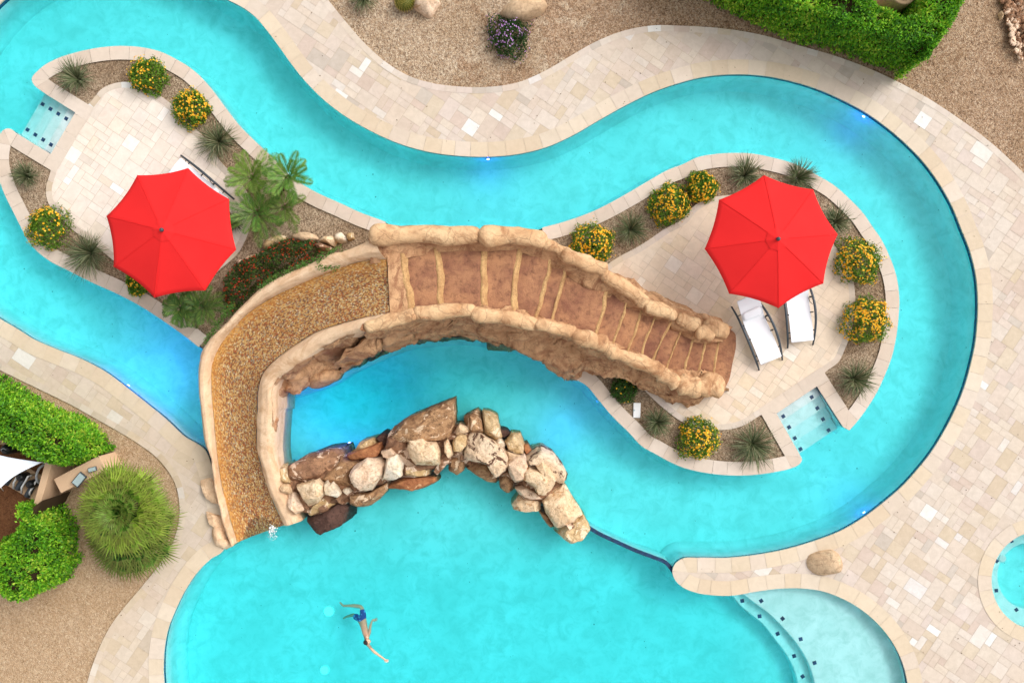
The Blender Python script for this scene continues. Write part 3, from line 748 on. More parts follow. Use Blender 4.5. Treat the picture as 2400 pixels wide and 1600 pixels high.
def log(name, p0, p1, r, h=0.30, bend=0.0, parent=None, mat='faux_log', seed=0, sq=0.8):
    """a carved, rounded parapet stone lying from p0 to p1 (plan), its axis h above the stairs"""
    n = 18; seg = 16; mb = MB(); pts = []
    za, zb = z_at_px(p0[0]) + h, z_at_px(p1[0]) + h
    A = W(p0[0], p0[1], za); B = W(p1[0], p1[1], zb); ex_ = (B - A).normalized()*.04; A = A - ex_ + Vector((0, 0, .05*math.sin(seed*5))); B = B + ex_ - Vector((0, 0, .05*math.sin(seed*3)))
    d = B - A; side = Vector((-d.y, d.x, 0)).normalized(); vs = []; L = d.length
    rad = r / S * (H - za) / H
    ends = [0, .02, .05, .09] + [.14 + .72*i/10 for i in range(11)] + [.91, .95, .98, 1.0]
    for q, t in enumerate(ends):
        dist = min(t, 1-t) * L
        rr = rad * (1.0 if dist > rad*0.9 else math.sqrt(max(0.02, 1 - (1 - dist/(rad*0.9))**2)))
        c = A.lerp(B, t) + side * bend * math.sin(math.pi*t) + side * 0.05 * noise.noise(Vector((t*3 + seed, seed, 0)))
        rr *= 1 + 0.30 * noise.noise(Vector((t*3.2, seed*1.7, 3)))
        for j in range(seg):
            a = 2*math.pi*j/seg; cs, sn = math.cos(a), math.sin(a)
            v = c + side*cs*rr + Vector((0, 0, 1))*sn*rr*sq
            v += (v - c) * 0.27 * fbm(v*1.7 + Vector((seed, 0, 0)), 5)
            vs.append(v)
    k = len(ends)
    fs = [(i*seg+j, i*seg+(j+1)%seg, (i+1)*seg+(j+1)%seg, (i+1)*seg+j) for i in range(k-1) for j in range(seg)]
    fs += [tuple(range(seg))[::-1], tuple(range((k-1)*seg, k*seg))]
    mb.mesh(vs, fs); return part(mb, name, M[mat], True, parent)

def grid_surface(name, lines, mat, amp, freq, n=90, parent=None, fix=(0,), seed=0.0, sub=4):
    """a rough rock face lofted through several 3D lines"""
    L = [resample(l, n) for l in lines]; rows = []
    for a, b in zip(L, L[1:]):
        for s in range(sub): rows.append([p.lerp(q, s/sub) for p, q in zip(a, b)])
    rows.append(L[-1]); R = len(rows); vs = []
    for r, row in enumerate(rows):
        for i, p in enumerate(row):
            w = 0.25 if (r in (0, R-1)) else 1.0
            q = Vector((p.x*freq, p.y*freq, p.z*freq*1.3 + seed))
            v = Vector((noise.fractal(q, .8, 2.1, 4), noise.fractal(q + Vector((7, 3, 1)), .8, 2.1, 4), noise.fractal(q + Vector((2, 9, 5)), .8, 2.1, 4)))
            cell = noise.cell(Vector((p.x*1.1 + 0.3*v.x, p.y*1.1, p.z*1.6 + seed))) - .5
            vs.append(p + v*amp*w + Vector((cell*.3, cell, 0))*amp*0.5*w)
    mb = MB(); mb.mesh(vs, [(r*n+i, r*n+i+1, (r+1)*n+i+1, (r+1)*n+i) for r in range(R-1) for i in range(n-1)])
    return part(mb, name, M[mat], True, parent)

def L3(pts, zf):    # plan line -> 3D line, heights from a function of plan x (or index share)
    c = smooth_closed(pts, 6, False); n = len(c)
    return [W(p[0], p[1], zf(p[0], i/(n-1))) for i, p in enumerate(c)]

UC = [(868,556),(1000,548),(1132,552),(1200,553),(1279,565),(1330,600),(1416,642),(1516,713),(1582,742),(1645,775),(1690,790)]
UE = [(868,618),(946,607),(1022,592),(1132,589),(1215,590),(1287,620),(1320,642),(1420,694),(1464,718),(1499,735),(1533,747),(1564,762),(1595,781),(1622,800),(1686,802)]
UO = [(868,565),(930,552),(1000,552),(1100,553),(1200,553),(1260,556),(1325,596),(1375,622),(1437,640),(1485,657),(1523,685),(1575,709),(1645,736),(1690,752),(1714,772)]
LC = [(858,764),(972,736),(1110,730),(1258,757),(1345,785),(1420,814),(1465,836),(1550,872),(1590,898),(1640,905),(1690,905)]
LE = [(914,734),(960,728),(1034,710),(1130.6,718),(1201,727),(1260,738),(1297.6,748),(1397.5,780),(1437,797),(1475,814),(1506,828),(1535,845),(1564.5,859),(1603,867),(1640,873),(1680,876)]
LO = [(700,908),(723,905),(751,890),(800,862),(862,834),(903,817),(951,801),(1020,792),(1075,790),(1127,794),(1165,803),(1223,817),(1282,842),(1340,879),(1385,866),(1420,872),(1460,885),(1502,893),(1527,922),(1568,935),(1676,930),(1702,912)]
# upper side: inner face up to the parapet, then the outer face down to bed and water
grid_surface('parapet_wall', [L3(UE, lambda x, t: z_at_px(x) - 0.06), L3([(p[0], p[1]+14) for p in UC], lambda x, t: z_at_px(x) + 0.20), L3(UC, lambda x, t: z_at_px(x) + 0.30), L3(UO, lambda x, t: max(0.25, z_at_px(x) * 0.45)), L3(UO, lambda x, t: -0.30)], 'faux', 0.10, 1.6, 150, seed=3.0)
grid_surface('parapet_wall', [L3(LE, lambda x, t: z_at_px(x) - 0.06), L3([(p[0], p[1]-8) for p in LC], lambda x, t: z_at_px(x) + 0.16), L3(LC, lambda x, t: z_at_px(x) + 0.28),
   L3([(858,782),(972,752),(1110,748),(1258,778),(1345,808),(1420,838),(1470,860),(1550,900),(1600,922),(1660,925),(1695,912)], lambda x, t: z_at_px(x) * 0.72),
   L3([(790,842),(862,812),(950,778),(1020,772),(1110,772),(1180,795),(1260,825),(1335,862),(1385,856),(1420,864),(1460,877),(1515,902),(1570,930),(1676,928),(1700,912)], lambda x, t: z_at_px(x) * 0.34 + 0.12 if x > 900 else 1.0),
   L3(LO[3:], lambda x, t: 0.02), L3(LO[3:], lambda x, t: -0.9)], 'faux', 0.19, 1.6, 190, seed=8.0, sub=8)
U_LOGS = [((866,549),(1128,551),23),((1122,552),(1281,561),22),((1276,566),(1336,600),15),((1316,593),(1420,636),18),((1413,640),(1518,712),17),((1515,713),(1584,741),16),((1588,744),(1640,768),17),((1632,778),(1672,786),19),((1650,762),(1708,778),19)]
L_LOGS = [((856,766),(975,737),17),((968,735),(1114,727),17),((1106,733),(1260,758),17),((1256,761),(1350,780),17),((1340,782),(1424,813),20),((1418,815),(1468,838),16),((1462,836),(1552,871),17),((1545,872),(1592,899),19),((1588,899),(1650,909),26),((1630,904),(1697,902),25)]
for i, (a, b, r) in enumerate(U_LOGS): log('parapet_stone', a, b, r, 0.34, seed=i*3.1 + 1)
for i, (a, b, r) in enumerate(L_LOGS): log('parapet_stone', a, b, r, 0.32, seed=i*2.3 + 40)

# ---- chute
CL = [(905,608),(860,611),(800,626),(751,644),(689,671),(630,702),(578.5,737),(537,781),(512,816),(498,850),(496,909),(503,995),(510,1070),(520,1136),(537,1204.6),(556,1270)]
CR = [(912,734),(860,742),(800,757),(740,778),(689,809),(644,843),(616,874),(606,905),(602.6,960),(606,1070),(609.5,1085),(623,1129),(644,1184),(666,1230)]
OL = [(872,562),(820,580),(775,592),(733.5,612.6),(668,640),(616,668),(568,712.5),(516.5,767.6),(489,795),(470,823),(464,860.6),(465,926),(472,988),(479,1036),(492,1067),(499,1122),(510,1174),(526,1240),(540,1283)]
OR = [(858,768),(800,792),(760,810),(715,838),(672,868),(645,892),(638,920),(640,960),(643,1070),(654,1118.5),(675,1173.6),(704,1220)]
NS = 110
def track(pts): return resample(smooth_closed(pts, 5, False), NS)
tl, tr, ol, orr = track(CL), track(CR), track(OL), track(OR)
def zc(t): return (TOP + 0.02) * (1 - t) ** 1.08 * (1 - 0.12 * math.sin(math.pi * t)) - 0.10 * t
mb = MB(); K = 14; rows = []; vdist = 0.0
for i in range(NS):
    t = i / (NS - 1); z = zc(t); A = W(tl[i][0], tl[i][1], z); B = W(tr[i][0], tr[i][1], z)
    if i: vdist += ((A + B)/2 - (rows[-1][0] + rows[-1][K])/2).length
    rows.append([A.lerp(B, k/K) - Vector((0, 0, 0.13*math.sin(math.pi*k/K))) for k in range(K+1)]); rows[-1].append(vdist)
for i in range(NS - 1):
    a, b = rows[i], rows[i+1]; wd = (a[K] - a[0]).length
    for k in range(K):
        mb.add([a[k], b[k], b[k+1], a[k+1]], (1,1,1), [(k/K*wd, a[-1]), (k/K*wd, b[-1]), ((k+1)/K*wd, b[-1]), ((k+1)/K*wd, a[-1])])
part(mb, 'chute', M['mosaic'], True)
def rim(name, inner, outer, hgt, base, seed, outface):
    lines = [[], [], [], [], [], []]
    for i in range(NS):
        t = i/(NS-1); z = zc(t); zt = z + hgt
        I = W(inner[i][0], inner[i][1], z); O = W(outer[i][0], outer[i][1], zt)
        d = O - I; d.z = 0
        lines[0].append(I - Vector((0, 0, .05))); lines[1].append(I + d*0.12 + Vector((0, 0, hgt*.75))); lines[2].append(I + d*.35 + Vector((0, 0, hgt + .05)))
        lines[3].append(I + d*.72 + Vector((0, 0, hgt + .04))); lines[4].append(I + d*1.0 + Vector((0, 0, hgt - .10)))
        f = outface(t); lines[5].append(Vector((O.x, O.y, -0.9)) + Vector((f[0], f[1], 0)))
    return grid_surface(name, lines, 'rim', 0.035, 1.2, 120, seed=seed)
def perp(arr, i, s):
    a = Vector((arr[min(i+1, NS-1)][0] - arr[max(i-1, 0)][0], -(arr[min(i+1, NS-1)][1] - arr[max(i-1, 0)][1]))).normalized()
    return Vector((-a.y, a.x)) * s
rim('slide_wall', tl, ol, 0.26, 0, 5.0, lambda t: (0, 0))
rim('slide_wall', tr, orr, 0.24, 0, 9.0, lambda t: (0.25*(1-t), -0.25*(1-t)) if t < .55 else (.06, 0))
# rock face under the right-hand slide wall, down to the grotto pool
i0 = 2; idx = [i for i in range(NS) if 0.04 < i/(NS-1) < 0.60]
lines = [[W(orr[i][0], orr[i][1], zc(i/(NS-1)) + .16) for i in idx], [W(orr[i][0] + 10, orr[i][1] + 12, zc(i/(NS-1)) * .62) for i in idx],
         L3([(880,822),(800,858),(751,886),(702,905),(660,922),(650,935),(645,985)], lambda x, t: 0.15), L3([(880,828),(800,863),(751,892),(702,909),(661,926),(652,940),(646,990)], lambda x, t: -0.9)]
grid_surface('rock_face', lines, 'faux', 0.16, 1.4, 100, seed=14.0, sub=6)

def rock_mesh(mb, poly_px, z0, z1, seed, rough=0.10, lean=0.0, tr=lambda p: p, steep=0.5, n=34, facet=0):
    """boulder with a traced plan outline: rings drawn in towards an uneven top, then chipped by noise"""
    pts = [tr(p) for p in poly_px]
    c = smooth_closed([(p[0], p[1], 1) if (i % 3 or facet) else (p[0], p[1]) for i, p in enumerate(pts)], 3)
    zm = z0 + (z1 - z0) * 0.65
    P = resample([W(p[0], p[1], zm) for p in c + [c[0]]], n + 1)[:-1]
    cen = sum(P, Vector()) / n; P = [cen + (p - cen)*(1.07 if facet else 1.0) for p in P]; cen.z = 0; hh = z1 - z0; size = max((p - cen).to_2d().length for p in P)
    prof = [(0.0, .97), (0.30, 1.0), (0.5, 1.0), (0.64, .99), (.76, .96), (0.86, .90), (0.93, .80), (0.97, .66), (0.99, .48), (1.0, .30), (1.0, .14)]
    if steep < .5: prof = [(0.0, 1.0), (0.25, .99), (0.45, .94), (0.62, .85), (0.76, .72), (0.88, .54), (0.96, .33), (1.0, .14)]
    vs = []
    tx, ty = math.cos(seed*2.1), math.sin(seed*2.1)
    def chip(v, w):
        q = v * (1.6 / max(.25, size)) * .5 + Vector((seed*3.3, seed*1.9, 0))
        dsp = noise.fractal(q*1.6, .9, 2.1, 4); cl = noise.cell(q*2.4 + Vector((dsp, dsp, 0))*.35) - .5
        dirv = (v - Vector((cen.x, cen.y, z0 + hh*.4))).normalized()
        return v + dirv * (dsp * rough * size * .8 + cl * rough * size * .35) * w
    for h, sc in prof:
        for p in P:
            v = Vector((cen.x + (p.x - cen.x)*sc, cen.y + (p.y - cen.y)*sc, 0))
            tilt = (tx*(v.x-cen.x) + ty*(v.y-cen.y)) * 0.28 * h
            v.z = z0 + hh*h + tilt; vs.append(chip(v, 0.55 if h < .6 else 1.0))
    vs.append(chip(Vector((cen.x, cen.y, z1)), 1))
    if facet:      # split faces: cut the block by a handful of random planes
        rf = random.Random(int(seed*100)); mid = Vector((cen.x, cen.y, z0 + hh*.45)); ex = Vector((max(abs(p.x-cen.x) for p in P), max(abs(p.y-cen.y) for p in P), hh*.6))
        for _ in range(facet):
            a_ = rf.uniform(0, 6.283); el = rf.choice((rf.uniform(.15, .6), rf.uniform(.7, 1.45))); nn = Vector((math.cos(a_)*math.cos(el), math.sin(a_)*math.cos(el), math.sin(el)))
            sup = max((v - mid).dot(nn) for v in vs); dd = sup * rf.uniform(.80, .95)
            for i_, v in enumerate(vs):
                e_ = (v - mid).dot(nn) - dd
                if e_ > 0: vs[i_] = v - nn*e_*.93
        vs = [v + (v - mid).normalized() * .022 * noise.fractal(v*7 + Vector((seed, 0, 0)), .8, 2.2, 3) for v in vs]
    k = len(prof); fs = [(i*n+j, i*n+(j+1)%n, (i+1)*n+(j+1)%n, (i+1)*n+j) for i in range(k-1) for j in range(n)]
    fs += [((k-1)*n+j, (k-1)*n+(j+1)%n, k*n) for j in range(n)]
    if area([p.to_2d() for p in P]) < 0: fs = [f[::-1] for f in fs]
    mb.mesh(vs, fs); return cen

for i, (poly, z0, z1, mt) in enumerate([
    ([(706,885),(735,866),(775,857),(797,868),(790,890),(760,905),(722,912)], -.5, .55, 'faux'),
    ([(666,900),(682,882),(706,886),(710,908),(690,922),(664,922)], -.5, .50, 'faux'),
    ([(797,800),(830,786),(857,796),(852,820),(815,832),(797,825)], -.5, .95, 'faux'),
    ([(893,790),(912,781),(930,790),(928,806),(905,812)], -.5, .7, 'faux'),
    ([(1375,850),(1392,838),(1397,858),(1385,866)], -.1, .55, 'faux_brown'),
    ([(640,880),(662,868),(668,905),(660,935),(642,950),(634,915)], -.5, .9, 'faux'),
    ([(1160,778),(1200,772),(1240,790),(1260,815),(1235,822),(1180,808)], -.5, .7, 'faux_brown'),
    ([(1268,800),(1320,805),(1378,830),(1384,858),(1346,882),(1300,850)], -.5, .7, 'faux'),
    ([(1437,640),(1480,655),(1522,685),(1515,703),(1470,678)], -.05, .55, 'faux_brown'),
    ([(1520,684),(1575,707),(1640,735),(1620,750),(1560,728)], -.05, .5, 'faux_brown'),
    ([(1640,736),(1685,752),(1712,772),(1706,795),(1670,775)], -.05, .42, 'faux_brown'),
    ([(1322,594),(1360,588),(1378,606),(1350,618)], -.05, .7, 'faux'),
    ([(1502,888),(1527,922),(1570,936),(1600,932),(1580,905),(1530,885)], -.05, .45, 'faux_brown'),
    ([(497,1225),(520,1215),(533,1262),(545,1278),(524,1292),(505,1282),(492,1250)], -.3, .25, 'rim'),
    ]):
    mb = MB(); rock_mesh(mb, poly, z0, z1, i + 60.5, 0.09, steep=.4); part(mb, 'rock', M[mt])
for i, (poly, z1_) in enumerate((([(468,1126),(492,1120),(508,1146),(514,1178),(496,1176),(474,1156)], .30), ([(484,1200),(508,1208),(526,1214),(534,1244),(512,1244),(494,1226)], .24))):
    mb = MB(); rock_mesh(mb, poly, -.06, z1_*.6, i*2.2 + 80, .08, steep=.5, n=40, facet=7); part(mb, 'rock', M['rim'], False)
# end landing slab at the bottom of the stairs
mb = MB()
lp = plan(smooth_closed([(1690,772),(1708,771),(1722,780),(1725,800),(1717,850),(1704,900),(1694,914),(1674,908),(1675,850)], 6), .04); lp = lp if area(lp) > 0 else lp[::-1]
fill(mb, [lp], .045); skirt(mb, lp, .045, -.02); part(mb, 'landing_slab', M['tread'], False)

# ================================================================ BOULDER DAM
def z1t(p): return (630 + p[0]/4.6125, 920 + p[1]/4.6125)
def z2t(p): return (1000 + p[0]/4.2375, 920 + p[1]/4.2375)
idn = lambda p: p
ROCKS = [
 # tr, outline, z0, z1, material, label
 (z1t,[(210,790),(400,690),(620,600),(830,585),(840,690),(700,800),(560,920),(260,960),(230,880)],-1.1,.42,'r_brownpale','long brown slab with pale patches at the slide end of the dam'),
 (z1t,[(150,790),(190,770),(240,870),(260,960),(200,960),(110,930),(100,820)],-1.0,.5,'r_ochre','narrow tan stone wedged against the slide wall'),
 (z1t,[(150,1000),(165,965),(275,965),(290,1080),(210,1090)],-1.0,.55,'r_cream','small cream block touching the lower slide wall'),
 (z1t,[(300,1000),(420,960),(530,940),(590,990),(600,1090),(540,1170),(420,1260),(370,1200),(330,1080)],-.4,.75,'r_cream','large cream boulder on top near the slide end'),
 (z1t,[(200,1090),(300,1050),(350,1130),(410,1250),(320,1300),(240,1220)],-.9,.5,'r_pink','pinkish wedge between the slide lip and the cream boulder'),
 (z1t,[(600,990),(640,935),(660,990),(700,960),(780,1090),(750,1120),(620,1090)],-.3,.72,'r_white','jagged white stone beside the large cream boulder'),
 (z1t,[(400,1300),(500,1200),(620,1110),(780,1130),(760,1170),(600,1270),(470,1320)],-.9,.35,'r_ochre','long ochre stone lying above the dark slab'),
 (z1t,[(410,1330),(560,1290),(770,1180),(880,1220),(890,1370),(780,1430),(600,1510),(480,1530),(430,1490)],-1.2,.3,'r_dark','dark purple brown slab with pale veins at the lower left of the dam'),
 (z1t,[(560,920),(700,800),(840,700),(980,730),(900,850),(900,960),(960,1020),(800,1040),(640,960)],-1.0,.45,'r_brown','purplish brown stone left of the round pale boulder'),
 (z1t,[(850,660),(1000,600),(1230,520),(1250,580),(1180,690),(1040,720),(900,720)],-1.0,.52,'r_orange','rusty orange red stone above the round pale boulder'),
 (z1t,[(900,640),(950,600),(1000,520),(1140,480),(1210,530),(1050,600)],-1.1,.34,'r_ochre','ochre brown stone behind the rusty orange one'),
 (z1t,[(1170,480),(1240,420),(1310,450),(1330,550),(1260,600),(1220,530)],-1.1,.25,'r_dark','small nearly black stone below the peaked slab'),
 (z1t,[(1220,630),(1330,590),(1380,660),(1300,710),(1240,690)],-.3,.66,'r_pink','small pinkish block above the yellowish cube'),
 (z1t,[(890,880),(930,790),(1070,710),(1150,720),(1240,700),(1260,770),(1220,880),(1110,1050),(1000,1040),(920,960)],-.4,.78,'r_pink','big smooth round pale boulder left of the dam middle'),
 (z1t,[(1270,690),(1390,670),(1450,760),(1440,900),(1340,940),(1230,930),(1250,820)],-.4,.72,'r_white','yellowish white cube right of the round pale boulder'),
 (z1t,[(1310,440),(1360,370),(1500,400),(1600,520),(1520,640),(1390,660),(1270,590)],-.8,.55,'r_brownpale','brown stone with a white hook shaped patch under the peaked slab'),
 (z1t,[(1510,490),(1670,480),(1700,530),(1800,540),(1845,640),(1840,780),(1720,780),(1590,770),(1530,690),(1500,580)],-.3,.85,'r_cream','lumpy cream boulder in the middle of the dam'),
 (z1t,[(1450,820),(1500,770),(1700,790),(1740,830),(1740,890),(1600,900),(1470,880)],-.8,.4,'r_ochre','ochre tan stone tucked below the lumpy cream boulder'),
 (z1t,[(1290,1030),(1340,950),(1500,900),(1800,900),(1830,950),(1720,1010),(1600,1050),(1450,1030)],-1.1,.22,'r_orange','low orange brown ledge at the pool side of the dam middle'),
 (z1t,[(890,1190),(900,1090),(1100,1060),(1290,960),(1290,1050),(1200,1140),(1090,1220),(960,1220)],-1.1,.25,'r_brown','low brown stone under the round pale boulder'),
 (z1t,[(800,1050),(830,1010),(890,1015),(905,1060),(860,1085)],-.5,.40,'r_white','tiny white stone below the purplish brown one'),
 (idn,[(914,1012),(932,995),(965,974),(1006,957),(1063,934),(1064,970),(1063,1005),(1048,1028),(1000,1036),(955,1038),(922,1030)],-1.1,.85,'r_brown','tall peaked brown slab pointing up river'),
 (z2t,[(175,490),(210,455),(255,540),(262,610),(220,640),(180,580)],-.4,.66,'r_cream','small cream chip right of the lumpy cream boulder'),
 (z2t,[(130,650),(200,600),(260,580),(230,680),(110,810),(70,780)],-.8,.45,'r_brownpale','tan and black stone leaning below the cream chip'),
 (z2t,[(260,480),(330,400),(400,420),(400,520),(340,580),(270,575)],-.4,.62,'r_ochre','yellowish stone left of the big patchy boulder'),
 (z2t,[(280,390),(330,305),(420,335),(430,375),(370,405),(300,425)],-.5,.58,'r_cream','arched cream stone below the brown pinnacle'),
 (z2t,[(375,240),(500,170),(550,220),(570,370),(560,420),(480,410),(420,350),(380,290)],-1.0,.62,'r_brown','brown pinnacle with a pale corner at the top of the dam'),
 (z2t,[(555,180),(620,185),(700,230),(720,330),(750,430),(680,465),(580,420),(560,290)],-1.0,.62,'r_ochre','golden brown pinnacle right of the brown one'),
 (z2t,[(720,350),(800,370),(830,410),(780,440),(735,440)],-1.0,.3,'r_dark','small dark wedge right of the golden pinnacle'),
 (z2t,[(410,480),(440,400),(520,400),(640,480),(760,560),(800,660),(780,730),(690,830),(640,780),(600,700),(400,660),(340,600),(380,560)],-.3,.9,'r_creamdark','big cream boulder with dark brown patches'),
 (z2t,[(380,700),(420,670),(600,700),(650,790),(720,860),(680,900),(560,850),(480,800)],-1.1,.28,'r_brown','low tan brown stone under the big patchy boulder'),
 (z2t,[(230,660),(330,580),(390,660),(370,760),(300,805),(215,760)],-1.1,.34,'r_brown','rounded brown stone at the pool side left of the patchy boulder'),
 (z2t,[(720,840),(800,740),(850,860),(890,960),(800,985),(730,940)],-1.1,.26,'r_brown','dark reddish brown stone in the notch of the dam'),
 (z2t,[(780,480),(840,400),(930,405),(970,500),(965,590),(890,595),(810,560)],-.9,.52,'r_ochre','rounded cream yellow boulder on the river side'),
 (z2t,[(675,480),(720,445),(785,500),(775,540),(720,520)],-.5,.45,'r_white','small white stone beside the cream yellow boulder'),
 (z2t,[(960,510),(1000,500),(1045,570),(980,610)],-1.0,.3,'r_orange','small orange tan stone behind the cream yellow boulder'),
 (z2t,[(740,560),(800,570),(960,620),(960,660),(860,660),(800,700)],-.6,.5,'r_grey','flat greyish stone joining the patchy boulder to the pale pile'),
 (z2t,[(800,690),(860,640),(970,620),(1005,720),(970,850),(880,890),(820,800)],-.4,.72,'r_pink','pale pink oval boulder left of the pale pile'),
 (z2t,[(960,740),(1080,760),(1210,800),(1220,900),(1180,1000),(1110,1010),(1070,940),(1030,900),(955,860)],-.3,.82,'r_cream','pale angular block on top of the right pile'),
 (z2t,[(970,620),(1050,560),(1150,535),(1250,590),(1320,680),(1395,820),(1370,900),(1290,880),(1210,760),(1060,690),(990,700)],-.9,.6,'r_creamdark','curved boulder with a rusty hollow and cream rim on the river side'),
 (z2t,[(1060,680),(1150,655),(1260,790),(1285,850),(1230,960),(1140,1000),(1120,800)],-.4,.78,'r_cream','smooth cream stone leaning over the rusty hollow'),
 (z2t,[(880,940),(960,915),(1090,980),(1155,1050),(1040,1050),(920,1000)],-.8,.45,'r_pink','flat pale slab below the pale angular block'),
 (z2t,[(850,1100),(920,1010),(1060,1050),(1145,1080),(1120,1150),(980,1170),(870,1150)],-1.1,.35,'r_cream','pale orange rounded stone jutting into the main pool'),
 (z2t,[(1150,1060),(1230,960),(1370,920),(1440,1040),(1545,1200),(1460,1290),(1290,1335),(1190,1190)],-1.1,.5,'r_cream','long rough cream boulder near the right end of the dam'),
 (z2t,[(1280,1335),(1450,1265),(1555,1205),(1622,1350),(1545,1440),(1430,1480),(1270,1375)],-1.1,.38,'r_ochre','golden tan end block where the blue ledge begins'),
 (z2t,[(1110,1160),(1190,1190),(1290,1330),(1220,1320),(1140,1220)],-1.1,.15,'r_brown','thin brown stone under the long rough cream boulder'),
]
for i, (tr, poly, z0, z1, mt, lab) in enumerate(ROCKS):
    mb = MB(); c = rock_mesh(mb, poly, z0, z1, i*1.37 + 2, 0.085, tr=tr, steep=.5, n=44, facet=5 if mt in ('r_pink', 'r_white', 'r_cream') else 9)
    tag(mb.build('boulder', M[mt], None, False), lab, 'boulder', 'boulders of the dam across the pool')
# mortared core the boulders are bedded on
core = [(655,1130),(690,1095),(760,1062),(820,1052),(880,1040),(930,1015),(1000,1000),(1060,985),(1110,985),(1170,1010),(1210,1045),(1260,1060),(1310,1085),(1325,1130),(1355,1195),(1372,1240),(1340,1258),(1300,1235),(1268,1195),(1215,1180),(1195,1140),(1150,1120),(1090,1105),(1045,1100),(1000,1125),(930,1135),(860,1165),(820,1190),(790,1210),(730,1222),(700,1212),(680,1180)]
cl = plan(smooth_closed(core, 8)); cl = cl if area(cl) > 0 else cl[::-1]; cl = offset(cl, .10)
mb = MB(); rings = [(.04, -2.6), (.04, -.20), (.08, .02), (.16, .16), (.27, .26), (.40, .30)]; base_ = resample(cl + [cl[0]], 241)[:-1]; nn_ = len(base_); vs = []
for q_, (dd_, zz_) in enumerate(rings):
    for p_ in offset(base_, dd_):
        v_ = Vector((p_.x, p_.y, zz_)); h_ = noise.fractal(v_*2.3, .8, 2.1, 4); cl_ = noise.cell(Vector((p_.x*3.2, p_.y*3.2, 1))) - .5
        vs.append(v_ + Vector((h_*.05, noise.noise(v_*3 + Vector((5, 1, 2)))*.06, (h_*.10 + cl_*.16) * (q_ > 1))))
mb.mesh(vs, [(k_*nn_+i_, k_*nn_+(i_+1) % nn_, (k_+1)*nn_+(i_+1) % nn_, (k_+1)*nn_+i_) for k_ in range(len(rings)-1) for i_ in range(nn_)]); fill(mb, [offset(base_, .36)], .20)
tag(mb.build('rock_footing', M['r_brownpale']), 'brown mortared footing showing between the boulders of the dam', 'rock footing')

# other boulders
def lone(poly, z0, z1, mt, lab, seed, grp=None, tr=idn, name='boulder', rough=.07):
    mb = MB(); rock_mesh(mb, poly, z0, z1, seed, rough, tr=tr, steep=.4, n=44)
    return tag(mb.build(name, M[mt], None, True), lab, 'boulder', grp)
def z3t(p): return (780 + p[0]/4.356, p[1]/4.356)
lone([(830,0),(815,60),(900,120),(990,155),(1040,90),(1100,0),(1050,-80),(880,-80)], -.1, .42, 'r_pink', 'smooth tan boulder beside the barrel cactus', 91, tr=z3t)
lone([(1715,100),(1760,30),(1830,-30),(2000,-60),(2180,-30),(2210,20),(2150,100),(2030,160),(1900,200),(1790,190),(1730,150)], -.1, .5, 'r_grey', 'cracked grey tan boulder above the purple flowering shrub', 92, tr=z3t)
lone([(1895,1318),(1902,1302),(1925,1293),(1958,1291),(1972,1300),(1979,1322),(1974,1342),(1955,1348),(1935,1353),(1912,1347),(1898,1334)], -.06, .34, 'r_grey', 'rounded tan boulder set into the paving of the peninsula', 93, rough=.05)
def z4t(p): return (480 + p[0]/4.02, 330 + p[1]/4.02)
lone([(535,1000),(560,940),(620,900),(720,880),(775,915),(720,950),(620,1010),(560,1030)], -.05, .35, 'r_ochre', 'mossy ochre rock behind the red flowering shrub', 94, 'rocks around the red shrub', z4t)
lone([(800,900),(850,850),(940,850),(1030,880),(1060,920),(1000,960),(900,950),(820,930)], -.05, .4, 'r_grey', 'greyish flat rock at the top of the red flowering shrub', 95, 'rocks around the red shrub', z4t)
lone([(1060,940),(1120,890),(1200,890),(1230,930),(1200,990),(1130,960)], -.05, .55, 'r_cream', 'cream rock between the grey rock and the slide wall', 96, 'rocks around the red shrub', z4t)
lone([(1025,980),(1090,950),(1170,980),(1190,1010),(1110,1030),(1050,1020)], -.05, .5, 'r_brownpale', 'brown grey rock touching the leafy edge of the slide wall', 97, 'rocks around the red shrub', z4t)
lone([(1210,890),(1270,850),(1310,890),(1330,930),(1270,960),(1220,940)], -.05, .45, 'r_white', 'whitish rock next to the small square tan one', 98, 'rocks around the red shrub', z4t)
lone([(1335,870),(1390,860),(1400,920),(1345,935)], -.05, .35, 'r_ochre', 'small square tan rock by the end of the bridge', 99, 'rocks around the red shrub', z4t)
lone([(365,1120),(400,1080),(470,1065),(510,1080),(480,1130),(400,1150)], -.05, .32, 'r_grey', 'pale rock at the left shoulder of the red flowering shrub', 100, 'rocks around the red shrub', z4t)
lone([(290,1130),(330,1105),(380,1115),(365,1160),(300,1170)], -.05, .28, 'r_brownpale', 'small brownish rock left of the pale shoulder rock', 101, 'rocks around the red shrub', z4t)
# ================================================================ PLANTS
def leafq(mb, p, d, n, L, w, col, fold=0.0):
    """one leaf: a pointed quad at p along d, facing n"""
    s = d.cross(n)
    if s.length < 1e-4: s = Vector((1, 0, 0))
    s = s.normalized() * w * .5
    mb.add([p, p + d*L*.45 + s, p + d*L, p + d*L*.45 - s], col)

def rdir(r):
    z = r.uniform(-1, 1); a = r.uniform(0, 2*math.pi); q = math.sqrt(1 - z*z)
    return Vector((q*math.cos(a), q*math.sin(a), z))
GREENS = [(.07,.17,.012), (.12,.25,.016), (.17,.31,.02), (.09,.21,.02), (.26,.36,.035)]

